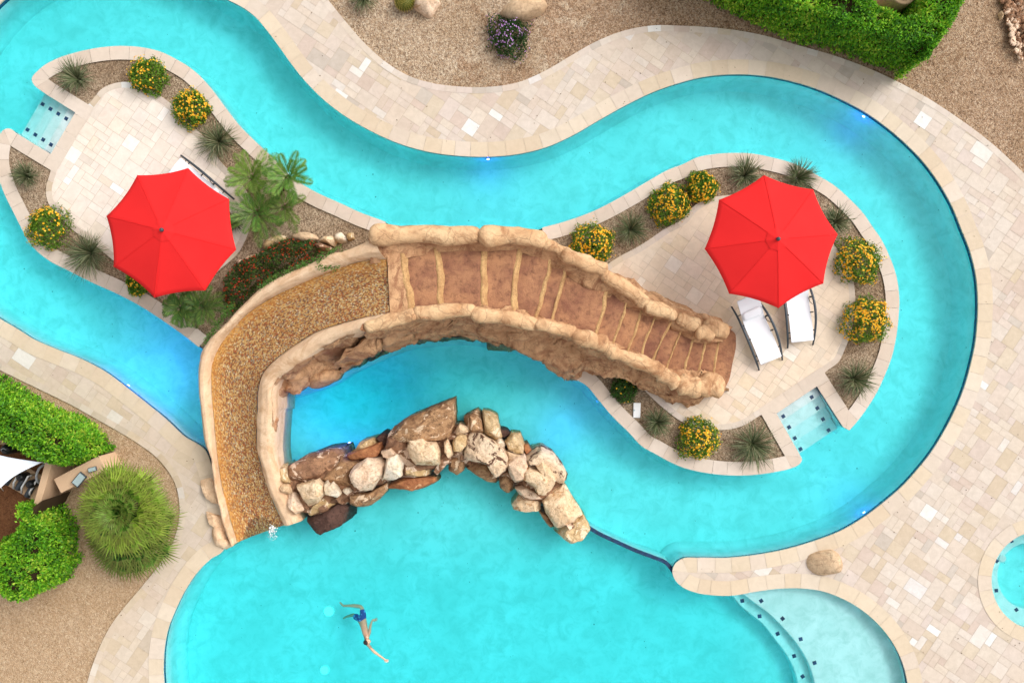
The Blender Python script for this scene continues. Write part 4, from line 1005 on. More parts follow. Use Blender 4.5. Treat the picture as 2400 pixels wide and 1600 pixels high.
def blossom(mb, p, n, r, cols, rr):
    """a small flower head: a disc of short petals"""
    n = n.normalized(); x = n.orthogonal().normalized(); y = n.cross(x)
    for k in range(5):
        a = 2*math.pi*(k + rr.random()*.4)/5; d = (x*math.cos(a) + y*math.sin(a)); s = (y*math.cos(a) - x*math.sin(a))
        mb.add([p, p + d*r*.6 + s*r*.42 + n*r*.2, p + d*r + n*r*.1, p + d*r*.6 - s*r*.42 + n*r*.2], rr.choice(cols))

def bush(label, px, py, rad, hgt, seed, nfl, flcols, group, name='lantana_bush', greens=GREENS, side=None, flr=.030, nleaf=3200, cat='flowering bush', lump=.34):
    r = random.Random(seed); R_ = rad / S * (H - hgt*.4) / H
    root = thing(name, label, cat, (W(px, py, hgt*.4).x, W(px, py, hgt*.4).y, -.03), 0, group)
    def surf(d):
        k = 1 + lump*noise.fractal(d*1.9 + Vector((seed*2.7, 0, 0)), .9, 2, 3)
        return Vector((d.x*R_*k, d.y*R_*k, max(.02, .10 + d.z*(hgt-.1)*k)))
    st = MB()
    for k in range(9):
        d = rdir(r); d.z = abs(d.z); st.tube([(0, 0, 0), surf(d)*.5 + Vector((0, 0, .05)), surf(d)*.9], [.016, .010, .004], 5)
    st.build('stems', M['twig'], root)
    mb = MB()
    for k in range(nleaf):
        d = rdir(r); d.z = abs(d.z) * 1.0 - .12
        t = 1 - abs(r.gauss(0, .13)); p = surf(d) * t
        if r.random() < .06: p = surf(d) * r.uniform(1.0, 1.10)
        n = (d*.7 + rdir(r)*.8).normalized(); ld = (rdir(r) + Vector((0, 0, .25))).normalized()
        c = mul(r.choice(greens), r.uniform(.75, 1.25))
        leafq(mb, p, ld, n, r.uniform(.05, .085), r.uniform(.028, .042), c)
    mb.build('foliage', M['leaf'], root)
    if nfl:
        mb = MB()
        sd = Vector(side).normalized() if side else None
        k = 0
        while k < nfl:
            d = rdir(r); d.z = abs(d.z)
            if sd and r.random() > .5 + .5*d.dot(sd): continue
            if noise.noise(d*2.5 + Vector((seed*5.1, 1, 2))) < r.uniform(-.5, .25): continue
            p = surf(d) * r.uniform(1.0, 1.06); blossom(mb, p, d + rdir(r)*.3, flr*r.uniform(.75, 1.25), flcols, r); k += 1
        o = mb.build('blossoms', M['petal'], root); o['kind'] = 'stuff'
    return root
YEL = [lin('#f2b51c'), lin('#f0a516'), lin('#f5c832'), lin('#e8951a'), lin('#f7d84a')]
YEL = [mul(c, 1.0) for c in YEL]
GY = 'yellow flowering bushes of the island beds'
YB = [(344,176,43,.62,150,(-.6,.2,.4),'yellow flowering bush at the top of the left island, mostly leafy with few blooms'),
 (447,252,43,.6,260,(0,0,1),'yellow flowering bush with a leafy tuft beside the left terrace, second from the top'),
 (108,532,50,.65,230,(-.7,.5,.3),'orange yellow flowering bush on the lower left edge of the left island'),
 (1388,572,50,.75,420,(0,0,1),'yellow flowering bush against the upper parapet of the rock bridge'),
 (1568,477,48,.75,330,(.3,-.3,.6),'large yellow flowering bush above the right terrace, left of a smaller one'),
 (1647,437,36,.6,200,(.1,-.2,.8),'smaller round yellow flowering bush left of the right umbrella'),
 (2014,611,54,.75,330,(-.5,-.1,.6),'yellow flowering bush right of the umbrella on the right terrace'),
 (2033,750,54,.8,560,(0,0,1),'densely blooming golden bush right of the two loungers'),
 (1637,1028,48,.7,330,(0,0,1),'yellow flowering bush at the bottom bed of the right island'),
 (322,664,26,.4,60,(0,0,1),'small yellow flowering bush half hidden under the left umbrella')]
for i, (x, y, rd, h, nf, sd, lb) in enumerate(YB):
    bush(lb, x, y, rd, h, 100 + i*7, nf, YEL, GY, side=sd)
bush('small dark green bush with hardly any flowers by the lower stair parapet', 1463, 911, 31, .5, 301, 12, YEL, None, name='small_shrub', greens=[(.03,.09,.012), (.05,.125,.02), (.065,.145,.02)], nleaf=1800, cat='bush')
PUR = [mul(lin(c), .9) for c in ('#d9a6e0', '#c58ad2', '#e6c2ea', '#b477c4')]
bush('dark green shrub dotted with purple flowers in the gravel below the grey boulder', 1191, 84, 48, .55, 411, 330, PUR, None, name='purple_shrub', greens=[(.02,.06,.012), (.03,.085,.018), (.05,.11,.02)], flr=.022, lump=.55)

# the red flowering mass between island rocks and slide: one sprawling shrub
def sprawl(label, poly, hz, seed, nleaf, nfl, flcols, greens):
    r = random.Random(seed); P = plan(smooth_closed(poly, 6), hz*.7); c = sum(P, Vector((0, 0))) / len(P)
    root = thing('red_lantana', label, 'flowering shrub', (c.x, c.y, -.03))
    xs = [p.x for p in P]; ys = [p.y for p in P]; N_ = nleaf * 3
    X = np.array([r.uniform(min(xs), max(xs)) for _ in range(N_)]); Y = np.array([r.uniform(min(ys), max(ys)) for _ in range(N_)])
    ok = inside(P, X, Y); inn = inside(offset(P, .16), X, Y); mb = MB(); fb = MB(); st = MB(); k = 0; f = 0
    for x, y, o, i_ in zip(X, Y, ok, inn):
        if not o or k >= nleaf: continue
        top = hz * (1 if i_ else .6) * (1 + .35*noise.fractal(Vector((x*2.1, y*2.1, seed)), .9, 2, 3))
        z = top - abs(r.gauss(0, .12)); v = Vector((x - c.x, y - c.y, max(.03, z)))
        leafq(mb, v, (rdir(r) + Vector((0, 0, .3))).normalized(), (rdir(r)*.8 + Vector((0, 0, .7))).normalized(), r.uniform(.05, .085), r.uniform(.03, .042), mul(r.choice(greens), r.uniform(.7, 1.25))); k += 1
        if f < nfl and r.random() < nfl/nleaf*1.6 and noise.noise(Vector((x*3, y*3, 4))) > -.25:
            blossom(fb, Vector((v.x, v.y, top + .015)), Vector((0, 0, 1)) + rdir(r)*.6, .023*r.uniform(.7, 1.35), flcols, r); f += 1
        if k % 130 == 0: st.tube([(v.x*.9, v.y*.9, 0), (v.x, v.y, v.z*.9)], [.014, .006], 5)
    st.build('stems', M['twig'], root); mb.build('foliage', M['leaf'], root); o = fb.build('blossoms', M['petal'], root); o['kind'] = 'stuff'
REDS = [mul(lin(c), .8) for c in ('#d2451f', '#c03a22', '#d8602a', '#a82a20')]
sprawl('long red flowering shrub sprawling between pale rocks and the slide wall', [(526,722),(520,680),(530,640),(562,610),(590,600),(612,588),(650,566),(690,556),(730,562),(752,575),(748,592),(712,610),(668,632),(620,660),(580,692),(552,724),(536,738)], .65, 77, 6500, 260, REDS, [(.03,.075,.012), (.05,.115,.018), (.08,.15,.02), (.10,.08,.03)])

def tuft(label, px, py, rad, seed, group='spiky grass clumps of the beds', nb=330, hgt=.75, dry=.25, lean=(0, 0), name='spiky_grass'):
    r = random.Random(seed); R_ = rad / S
    c = W(px, py, .1); root = thing(name, label, 'grass clump', (c.x, c.y, -.03), 0, group); mb = MB()
    for k in range(nb):
        a = r.uniform(0, 2*math.pi); out = R_ * r.uniform(.35, 1.12) ** .8; L = out
        hz = hgt * r.uniform(.5, 1.0) * (1.15 - .6*out/R_); w = r.uniform(.007, .013)
        d = Vector((math.cos(a), math.sin(a), 0)) + Vector((*lean, 0))*.5; s = Vector((-math.sin(a), math.cos(a), 0))
        b0 = d * r.uniform(0, .06) + rdir(r)*.02; b0.z = 0
        droop = r.uniform(0, .5); col = mix(r.choice([(.07,.10,.035), (.11,.15,.06), (.17,.20,.095), (.05,.075,.03), (.22,.22,.12)]), (.30,.22,.12), r.random()*dry*1.6 if r.random() < .5 else 0)
        bend = s * r.uniform(-.25, .25) * L
        P = [b0.lerp(b0 + d*L, t) + bend*t*t + Vector((0, 0, hz*(1 - (1-t)**1.7) - droop*hz*t**3)) for t in (0, .35, .7, 1.0)]
        tw = r.uniform(-.8, .8); ws = (s + Vector((0, 0, tw))).normalized()
        for q in range(3):
            w0 = w * (1, .9, .65)[q]; w1 = w * (.9, .65, .12)[q]
            mb.add([P[q] - ws*w0, P[q] + ws*w0, P[q+1] + ws*w1, P[q+1] - ws*w1], col)
    mb.build('blades', M['blade'], root); return root
TF = [(181,185,50,'spiky grass clump at the upper tip of the left island',(-.2,.2)),(512,332,58,'large spiky grass clump with a dark heart beside the left terrace',(0,0)),(63,412,36,'small spiky grass clump left of the entry steps on the left island',(0,0)),
 (210,592,64,'biggest dark spiky grass clump left of the left umbrella',(-.2,-.3)),(1746,412,46,'dark spiky grass clump at the top of the right umbrella',(0,.25)),(1868,418,44,'spiky grass clump touching the upper right edge of the right umbrella',(.35,.2)),
 (1478,538,46,'wispy spiky grass clump between two yellow bushes near the bridge',(0,0)),(1958,520,42,'spiky grass clump behind the right corner of the right umbrella',(.1,.2)),(2004,888,52,'spiky grass clump alone in the pointed bed right of the steps',(.1,-.05)),
 (1765,1040,64,'large shaggy spiky grass clump at the bottom tip of the right island',(0,-.15)),(1541,990,40,'small spiky grass clump below the skimmer lid',(0,0)),(548,520,30,'small grey green grass clump at the right edge of the left umbrella',(0,0)),
 (852,-6,40,'greyish grass clump left of the barrel cactus at the top edge',(0,-.2))]
for i, (x, y, rd, lb, ln) in enumerate(TF): tuft(lb, x, y, rd*.95, 500 + i, lean=ln, dry=.35 if i in (1, 6, 8) else .22, nb=int(120 + rd*2.6))

def frond(mb, base, az, el, L, droop, col, nl=22, wl=.235, r=random):
    """feather frond: arching rib with leaflets on both sides"""
    d = Vector((math.cos(az), math.sin(az), 0)); s = Vector((-math.sin(az), math.cos(az), 0)); pts = []
    for q in range(nl + 1):
        t = q/nl; pts.append(base + d*(L*math.cos(el)*t*(1 - .12*droop*t)) + Vector((0, 0, L*math.sin(el)*t - droop*L*.55*t*t)))
    mb.tube(pts[::3] + [pts[-1]], [.010*(1 - .8*i/len(pts[::3])) for i in range(len(pts[::3]) + 1)], 5, mul(col, .9))
    for q in range(3, nl + 1):
        t = q/nl; tang = (pts[q] - pts[q-1]).normalized(); ll = wl * (math.sin(math.pi*min(1, .14 + .86*t))**.6) * (1.0 if t < .8 else 1.2 - t*.4)
        for sd in (-1, 1):
            ld = (s*sd*.70 + tang*.80 + Vector((0, 0, .22 - .3*r.random()))).normalized()
            leafq(mb, pts[q], ld, Vector((0, 0, 1)) + s*sd*.3, ll*r.uniform(.85, 1.15), .023, mul(mix(col, (.28,.36,.07), r.random()**3*.7), r.uniform(.7, 1.25)))

def palm(label, hx, hy, hz, bx, by, L, nf, seed, col, trunk_r=.075):
    r = random.Random(seed); hd = W(hx, hy, hz); bs = W(bx, by, 0); root = thing('date_palm', label, 'palm', (bs.x, bs.y, -.03), 0, 'small feather palms of the left island')
    rel = hd - Vector((bs.x, bs.y, -.03)); mid = rel*.5 + Vector((0, 0, -.04)); mb = MB()
    pts = [Vector((0, 0, 0)).lerp(mid, t/5) if t <= 5 else mid.lerp(rel, (t-5)/5) for t in range(11)]
    mb.tube(pts, [trunk_r*(1.25 - .3*i/10 + .12*(i % 2)) for i in range(11)], 10)
    for k in range(60):      # old leaf bases round the trunk
        t = r.random(); p = pts[int(t*10)]; a = r.uniform(0, 6.283); d = Vector((math.cos(a), math.sin(a), .8))
        mb.tube([p + d*trunk_r*.8, p + d*trunk_r*1.5], [.018, .008], 5)
    mb.build('trunk', M['bark'], root)
    for k in range(nf):
        az = 2*math.pi*(k*.382) + r.uniform(-.25, .25); ring = k/nf; el = .95 - .95*ring + r.uniform(-.12, .12); fb = MB()
        frond(fb, rel, az, el, L*r.uniform(.9, 1.2)*(.8 + .2*min(1, ring*2)), .40 + .35*ring, mul(mix(col, (.16,.20,.05), r.random()*.4), r.uniform(.85, 1.15)), r=r)
        fb.build('frond', M['leaf'], root)
PG = (.11,.29,.035)
palm('tall small palm leaning over the coping of the left island', 677, 414, 1.5, 645, 466, .80, 18, 1, PG)
palm('bushy low palm right of the lounger under the left umbrella', 592, 416, .8, 596, 430, .92, 19, 2, (.15,.29,.03), .06)
palm('dark low palm touching the right corner of the left umbrella', 604, 500, .8, 610, 497, .95, 19, 3, (.08,.23,.03), .06)
palm('sparse young palm in the gravel right of the other palms', 667, 486, .55, 668, 484, .75, 11, 4, (.15,.23,.05), .04)
palm('small palm hanging over the river below the left umbrella', 424, 722, .7, 440, 716, .56, 16, 5, (.055,.17,.03), .05)
palm('small palm between the left umbrella and the slide wall', 474, 717, .6, 478, 712, .78, 17, 6, (.06,.16,.03), .05)

# big fan palm lower left
def fan_palm(label, px, py, hz, rad, seed, ntier, name='fan_palm', cols=((.15,.21,.022), (.20,.24,.03), (.105,.185,.022))):
    r = random.Random(seed); c = W(px, py, hz); bs = Vector((c.x + .05, c.y + .02, -.03))
    root = thing(name, label, 'palm', bs); top = Vector((c.x, c.y, hz)) - bs; mb = MB()
    mb.tube([(0, 0, 0), top*.5, top - Vector((0, 0, .12))], [.22, .19, .15], 12); mb.build('trunk', M['bark'], root)
    for k in range(ntier):
        f_ = (k + .5)/ntier; inner = f_ < .34; g_ = f_/.34 if inner else (f_ - .34)/.66; az = 2.39996*k
        if inner: e = 1.35 - .95*g_; Lp = .05 + .17*g_; Lf = .20 + .10*g_; lift0 = .16
        else: e = .42 - .50*g_; Lp = .26 + .30*g_; Lf = .38 + .05*g_; lift0 = 0
        e += r.uniform(-.07, .07); Lp += r.uniform(-.04, .04); tp = top + Vector((0, 0, lift0*rad))
        d = Vector((math.cos(az)*math.cos(e), math.sin(az)*math.cos(e), math.sin(e))); s = Vector((-math.sin(az), math.cos(az), 0)); up = s.cross(d)*-1
        up = up if up.z > 0 else -up; tip = tp + d*Lp*rad; fb = MB(); fb.tube([tp, tp.lerp(tip, .5) + up*.02, tip], [.012, .009, .007], 5, mul(cols[0], .8))
        col = mul(mix(cols[2], cols[0], g_*.5) if inner else (cols[0] if r.random() < .6 else cols[1]), r.uniform(.75, 1.2)); m_ = 13
        for q in range(m_):
            u_ = q/(m_-1)*2 - 1; a = u_ * 1.0; ld = (d*math.cos(a) + s*math.sin(a)).normalized(); LL = Lf*rad*(.78 + .22*math.cos(a))*r.uniform(.86, 1.10)
            lift = up*(.14*abs(u_)*LL); p1 = tip + ld*LL*.5 + up*.02 + lift*.6; p2 = tip + ld*LL + lift - Vector((0, 0, (.05 + .14*f_)*LL)); w = .0165*rad; ws = up.cross(ld).normalized()*w
            cc = mul(col, r.choice((.45, .7, 1.0, 1.25, 1.5))); tc = mix(cc, (.45,.40,.10), .28)
            fb.add([tip - ws*.3, p1 - ws, p1 + ws, tip + ws*.3], cc); fb.add([p1 - ws, p2, p1 + ws], tc)
        fb.build('fan_leaf', M['leaf'], root)
    return root
fan_palm('large round yellow green fan palm beside the hedges at the lower left', 290, 1194, 1.65, 1.50, 3, 96, cols=((.13,.25,.018), (.20,.31,.025), (.06,.20,.02)))
fan_palm('lower dark green fan palm peeking out below the big one', 306, 1246, .55, 1.62, 4, 64, cols=((.07,.16,.02), (.11,.19,.022), (.05,.13,.02)))

# barrel cactus
cc_ = W(947.6, 2, .25); rt = thing('barrel_cactus', 'round golden barrel cactus at the top edge between grass and boulder', 'cactus', (cc_.x, cc_.y, -.03))
mb = MB(); sp = MB(); nr = 24; R_ = .26; hh = .42; vs = []; seg = nr*4
for i in range(13):
    ph = math.pi*(i/12)*.97 - math.pi/2*.97
    for j in range(seg):
        a = 2*math.pi*j/seg; k = (1 + .07*math.cos(a*nr)) * R_*math.cos(ph)**.8 if math.cos(ph) > 0 else .01
        vs.append((k*math.cos(a), k*math.sin(a), hh/2 + hh/2*math.sin(ph)))
mb.mesh(vs, [(i*seg+j, i*seg+(j+1)%seg, (i+1)*seg+(j+1)%seg, (i+1)*seg+j) for i in range(12) for j in range(seg)], (.13, .15, .02)); mb.build('body', M['leaf'], rt, True)
r = random.Random(5)
for j in range(nr):
    a = 2*math.pi*j/nr
    for i in range(11):
        ph = -.4 + 1.85*i/10; c_ = Vector((R_*1.06*math.cos(ph)**.8*math.cos(a), R_*1.06*math.cos(ph)**.8*math.sin(a), hh/2 + hh/2*math.sin(ph)))
        for q in range(4):
            d = (Vector((math.cos(a)*math.cos(ph), math.sin(a)*math.cos(ph), math.sin(ph))) + rdir(r)*.9).normalized(); s = d.orthogonal().normalized()*.004
            sp.add([c_ - s, c_ + s, c_ + d*.05], (.55, .42, .10))
sp.build('spines', M['petal'], rt)

# ---- hedges
def hedge(label, base, hz, seed, dens, greens, taper=.12, leafL=(.07, .12), core_in=.16, open_=()):
    """clipped hedge: leafy shell over a twiggy core, walls leaning in slightly"""
    r = random.Random(seed); P = base if area(base) > 0 else base[::-1]; P = offset(P, .10); c = sum(P, Vector((0, 0))) / len(P)
    root = thing('hedge', label, 'hedge', (c.x, c.y, -.03)); cz = Vector((c.x, c.y, 0))
    mb = MB(); q0 = offset(P, core_in); q1 = offset(P, core_in + taper)
    skirt(mb, q1, hz - .22, .02); fill(mb, [q1], hz - .22); localise(mb.build('branches', M['twig'], root), root)
    top = offset(P, taper); xs = [p.x for p in top]; ys = [p.y for p in top]; mb = MB()
    A = abs(area(top)); nt = int(A*dens*1.0); X = []; Y = []
    while len(X) < nt:
        x = np.array([r.uniform(min(xs), max(xs)) for _ in range(4000)]); y = np.array([r.uniform(min(ys), max(ys)) for _ in range(4000)]); k = inside(top, x, y); X += list(x[k]); Y += list(y[k])
    def put(p, n):
        ld = (rdir(r)*.9 + n*.5).normalized(); nn = (n*1.0 + rdir(r)*.75).normalized(); q = noise.noise(p*1.3 + Vector((seed, 0, 0)))
        cidx = min(len(greens)-1, max(0, int((r.random()*.7 + .3*(q+.5))*len(greens)))); col = mul(greens[cidx], r.uniform(.75, 1.25))
        leafq(mb, p, ld, nn, r.uniform(*leafL), r.uniform(.035, .06), col)
    def bump(p): return .13*noise.fractal(p*1.5 + Vector((seed, 0, 0)), .8, 2.2, 4)
    for x, y in zip(X[:nt], Y[:nt]):
        p = Vector((x, y, hz)); b = bump(p)
        hole = noise.noise(Vector((x*2.9, y*2.9, seed))) > .30
        p.z += b - abs(r.gauss(0, .10)) - (r.uniform(.10, .40) if hole else 0); put(p - Vector((0, 0, 0)), Vector((0, 0, 1)))
    n = len(P)
    for i in range(n):
        a, b_ = P[i], P[(i+1) % n]; L = (b_ - a).length; e = (b_ - a).normalized(); nrm = Vector((e.y, -e.x, 0)); tI = top[i]; tJ = top[(i+1) % n]
        cnt = L*hz*dens*.75; cnt = int(cnt) + (r.random() < cnt % 1)
        for _ in range(cnt):
            u = r.random(); v = r.random()**.85; lo = a.lerp(b_, u); hi = tI.lerp(tJ, u); p = Vector((*lo.lerp(hi, v**2), .03 + (hz - .03)*v))
            p += nrm*(bump(p)*.8 - abs(r.gauss(0, .07))) + Vector((0, 0, 0)); put(p, (nrm + Vector((0, 0, .25))).normalized())
    localise(mb.build('foliage', M['leaf'], root), root)
    return root
HG = [(.045,.16,.010), (.09,.29,.012), (.16,.42,.018), (.27,.52,.025), (.46,.60,.055)]
def at(z, pts): return [W(x, y, z).to_2d() for x, y in pts]
hb = at(.12, [(1500,-70),(1570,-36),(1645,2),(1700,32),(1760,60),(1830,88),(1900,112),(1970,134),(2040,156),(2095,168)]) + at(1.7, [(2150,158),(2178,140),(2200,115),(2228,76),(2252,34),(2275,-6),(2330,-100),(2240,-110),(2170,-42),(2146,0),(2132,28),(2110,32),(2085,18),(2058,10),(2036,-12),(1960,-70),(1800,-150),(1650,-190)])
hedge('bright green clipped hedge at the upper right corner along the paving', hb, 1.95, 21, 1500, HG, taper=.10)
hb = at(.1, [(-140,805),(-60,843),(0,872),(60,902),(120,936),(180,964),(222,984),(248,1000),(262,1016),(266,1032)]) + at(.9, [(256,1050),(236,1068),(206,1082)]) + at(1.7, [(172,1098),(138,1102),(100,1087),(60,1070),(28,1046),(0,1034),(-140,960)])
hedge('light green hedge above the pool equipment at the left edge', hb, 1.95, 33, 1500, HG, taper=.08)
hb = at(.1, [(90,1172),(122,1160),(150,1168),(170,1186),(184,1215),(190,1250),(184,1285)]) + at(.9, [(172,1312),(150,1348)]) + at(1.6, [(112,1388),(70,1408),(32,1414),(-10,1394),(-60,1330),(-40,1270),(10,1262),(28,1246),(52,1200)])
hedge('leafy green hedge in the lower left corner beside the fan palm', hb, 1.8, 45, 1500, HG, taper=.06)

# vine on the slide wall and herbs along it
def vine(label, pts, hz, seed, n, grp='creepers on the slide wall'):
    r = random.Random(seed); L = [W(x, y, hz(i/(len(pts)-1))) for i, (x, y) in enumerate(smooth_closed(pts, 4, False))] if False else None
    c = smooth_closed(pts, 3, False); P = [W(p[0], p[1], hz(i/(len(c)-1))) for i, p in enumerate(c)]; root = thing('creeping_vine', label, 'vine', P[0] - Vector((0, 0, .02)), 0, grp); o = P[0] - Vector((0, 0, .02))
    st = MB(); st.tube([p - o for p in P], .008, 5); st.build('stem', M['twig'], root); mb = MB()
    for _ in range(n):
        p = r.choice(P) - o + Vector((r.gauss(0, .05), r.gauss(0, .05), r.uniform(-.02, .06))); leafq(mb, p, (rdir(r) + Vector((0, 0, .2))).normalized(), (Vector((0, 0, 1)) + rdir(r)*.5).normalized(), r.uniform(.04, .08), .035, mul((.09, .2, .03), r.uniform(.7, 1.3)))
    mb.build('leaves', M['leaf'], root)
vine('thin green vine looping over the top of the slide wall', [(798,582),(775,592),(752,605),(748,618),(762,628),(782,626),(800,618)], lambda t: 2.1, 3, 260)
vine('green creeper along the outer edge of the slide wall below the red shrub', [(548,715),(524,742),(505,770),(490,792),(484,815)], lambda t: 1.25 - .35*t, 4, 330)
vine('green creeper along the slide wall above the mosaic bend', [(745,606),(700,626),(655,646),(625,664),(610,676)], lambda t: 1.95 - .4*t, 5, 330)

# ================================================================ UMBRELLAS
def umbrella(label, px, py, rot_deg):
    c = W(px, py, 2.15); root = thing('patio_umbrella', label, 'umbrella', (c.x, c.y, 0.006), 0, 'red patio umbrellas'); R_ = 1.79; zr, zt = 2.13, 2.66
    a0 = [-math.radians(rot_deg) + k*math.pi/4 for k in range(8)]; mb = MB(); NV, NU = 12, 10
    def surf(a, b, u, v):
        # u across one gore, v from hub to rim; cloth sags between the ribs and its hem is cut hollow
        A = Vector((math.cos(a), math.sin(a), 0)); B = Vector((math.cos(b), math.sin(b), 0)); rr = .10 + (R_ - .10)*v; p = A.lerp(B, u)*rr
        k = 4*u*(1-u); p *= 1 - .034*k*v*v
        return Vector((p.x, p.y, zt - (zt - zr)*(v**1.12) - .018*k*v))
    for k in range(8):
        a, b = a0[k], a0[k] + math.pi/4; f = lambda u, v: surf(a, b, u, v)
        for i in range(NV):
            for j in range(NU):
                mb.add([f(j/NU, i/NV), f(j/NU, (i+1)/NV), f((j+1)/NU, (i+1)/NV), f((j+1)/NU, i/NV)])
        for j in range(NU):   # hem valance
            p, q = f(j/NU, 1), f((j+1)/NU, 1); mb.add([p, p - Vector((0, 0, .035)), q - Vector((0, 0, .035)), q])
    can = mb.build('canopy', M['red'], root, True, True)
    seam = MB()
    for k in range(8):
        a = a0[k]; seam.tube([surf(a, a + math.pi/4, 0, v/8) + Vector((0, 0, .004)) for v in range(9)], .008, 5)
    seam.build('seam', M['red'], can)
    vb = MB()   # wind vent: small scalloped cap above the hub
    for k in range(8):
        a, b = a0[k], a0[k] + math.pi/4
        for i in range(4):
            for j in range(6):
                def g(u, v):
                    ang = a + (b - a)*u; rr = .04 + .26*v*(1 - .08*math.sin(math.pi*u)*v); return Vector((rr*math.cos(ang), rr*math.sin(ang), zt + .055 - .085*v - .012*math.sin(math.pi*u)*v))
                vb.add([g(j/6, i/4), g(j/6, (i+1)/4), g((j+1)/6, (i+1)/4), g((j+1)/6, i/4)])
    vb.build('vent_cap', M['red'], root, True, True)
    for k in range(8):
        a = a0[k]; rb = MB(); rb.tube([surf(a, a + math.pi/4, 0, v/6) - Vector((0, 0, .03)) for v in range(7)], .011, 6); rb.build('rib', M['dark_metal'], root)
        sb = MB(); p = surf(a, a + math.pi/4, 0, .55) - Vector((0, 0, .03)); sb.tube([(.04*math.cos(a), .04*math.sin(a), 1.95), p], .008, 6); sb.build('strut', M['dark_metal'], root)
    mb = MB(); mb.tube([(0, 0, .05), (0, 0, 1.3), (0, 0, zt + .05)], .024, 14); mb.build('pole', M['dark_metal'], root, True)
    mb = MB(); mb.lathe((0, 0, zt + .02), [(.03, 0), (.05, .03), (.056, .07), (.045, .115), (.02, .13)], 18); mb.build('finial', M['dark_metal'], root, True)
    mb = MB(); mb.lathe((0, 0, 0), [(.30, 0), (.30, .035), (.26, .06), (.06, .08), (.045, .30), (.03, .30)], 28); mb.build('base', M['dark_metal'], root, True)
    mb = MB(); mb.box((.05, 0, 1.2), .09, .05, .07, 0, bev=.01); mb.tube([(.09, 0, 1.2), (.13, 0, 1.2), (.13, 0, 1.12)], .009, 6); mb.build('crank', M['dark_metal'], root)
umbrella('red octagonal umbrella over the left island terrace', 400.6, 545.5, 14.5)
umbrella('red octagonal umbrella over the two loungers on the right terrace', 1808, 566, 38.8)

# ================================================================ LOUNGERS
def lounger(label, hx, hy, fx, fy, back=.36, bolster=True):
    Hd = W(hx, hy, .3); F = W(fx, fy, .3); d = (Hd - F).to_2d(); rz = math.atan2(d.y, d.x); L = 1.98
    root = thing('sun_lounger', label, 'sun lounger', (F.x, F.y, .006), rz, 'white sling sun loungers')   # +x runs from foot to head
    def zprof(x):
        if x < 1.22: return .30 + .045*math.sin(math.pi*x/1.22)
        t = (x - 1.22)/.76; return .305 + back*t + .02*math.sin(math.pi*t)
    xs = [0, .02] + [.06 + 1.16*i/10 for i in range(11)] + [1.26 + .68*i/8 for i in range(9)] + [1.97]
    mb = MB(); hw = .315; nu = 8
    def sp_(x, u): return Vector((x, hw*u, zprof(x) - .03*(1 - u*u)))
    for a, b in zip(xs, xs[1:]):
        for j in range(nu):
            u0, u1 = -1 + 2*j/nu, -1 + 2*(j+1)/nu; mb.add([sp_(a, u0), sp_(b, u0), sp_(b, u1), sp_(a, u1)])
    mb.build('sling', M['sling'], root, True, True)
    sf = MB()
    for s in (-1, 1): sf.tube([sp_(x, s) - Vector((0, 0, .012)) for x in xs], .014, 8)
    sf.tube([sp_(0, -1), sp_(0, 1)], .013, 8); sf.tube([sp_(1.97, -1), sp_(1.97, 1)], .013, 8); sf.build('sling_frame', M['sling'], root, True)
    if bolster:
        bb = MB(); bx = 1.46
        pts = [(bx + dx, u*hw*.96, zprof(bx + dx) + dz) for u in (-1,) for dx, dz in ((0, 0),)]
        n = 12; vs = []
        for u in [-1 + 2*i/8 for i in range(9)]:
            for q in range(n):
                a = 2*math.pi*q/n; x = bx + .12*math.cos(a); e = 1 - .25*abs(u)**6; vs.append((bx + .125*math.cos(a)*e, u*hw*.98, zprof(x) + .025 + .035*math.sin(a)*e))
        bb.mesh(vs, [(i*n+q, i*n+(q+1)%n, (i+1)*n+(q+1)%n, (i+1)*n+q) for i in range(8) for q in range(n)] + [tuple(range(n)), tuple(range(8*n, 9*n))]); bb.build('headrest', M['sling'], root, True)
    for s in (-1, 1):
        rb = MB(); P = []
        for i in range(17):
            t = i/16; x = -.16 + 2.02*t; P.append((x, s*(.37 + .055*math.sin(math.pi*t)), .035 + .46*math.sin(math.pi*min(1, t*1.02))**.75 * (.72 + .4*t)))
        rb.tube(P, [.026 + .012*math.sin(math.pi*i/16) for i in range(17)], 10, flat=.7); rb.build('side_rail', M['dark_metal'], root, True)
        hb_ = MB(); hb_.box((1.24, s*.375, .36), .05, .09, .03, 0, bev=.008); hb_.tube([(1.24, s*.33, .33), (1.12, s*.34, .30), (1.02, s*.40, .36)], .010, 6); hb_.build('hinge', M['black'], root)
        for x, z in ((.28, .30), (.80, .34)):
            bk = MB(); bk.box((x, s*.355, z), .035, .10, .025, 0, bev=.006); bk.build('bracket', M['black'], root)
    for x, z in ((.12, .20), (1.55, .22)):
        cb = MB(); cb.tube([(x, -.40, z), (x, .40, z)], .015, 8); cb.build('crossbar', M['dark_metal'], root)
lounger('white sun lounger with a headrest in front of the right umbrella, nearest the rock stairs', 1743.5, 697, 1807.5, 844)
lounger('white sun lounger partly covered by the right umbrella, nearer the golden bush', 1861, 642, 1881, 799, .30, False)
lounger('white sun lounger mostly hidden under the left umbrella', 527, 490, 407, 391)

# skimmer lid in the bed
p = W(1492.5, 961, 0); rt = thing('skimmer_lid', 'small white rectangular lid in the gravel bed below the stairs', 'lid', (p.x, p.y, -.03), math.radians(88))
mb = MB(); mb.box((0, 0, .03), .44, .21, .06, 0, bev=.012); mb.build('lid', M['white'], rt)
for y in (.08,):
    mb = MB(); mb.box((0, y, .062), .04, .05, .012, 0, bev=.004); mb.build('slot', M['lens_glass'], rt)

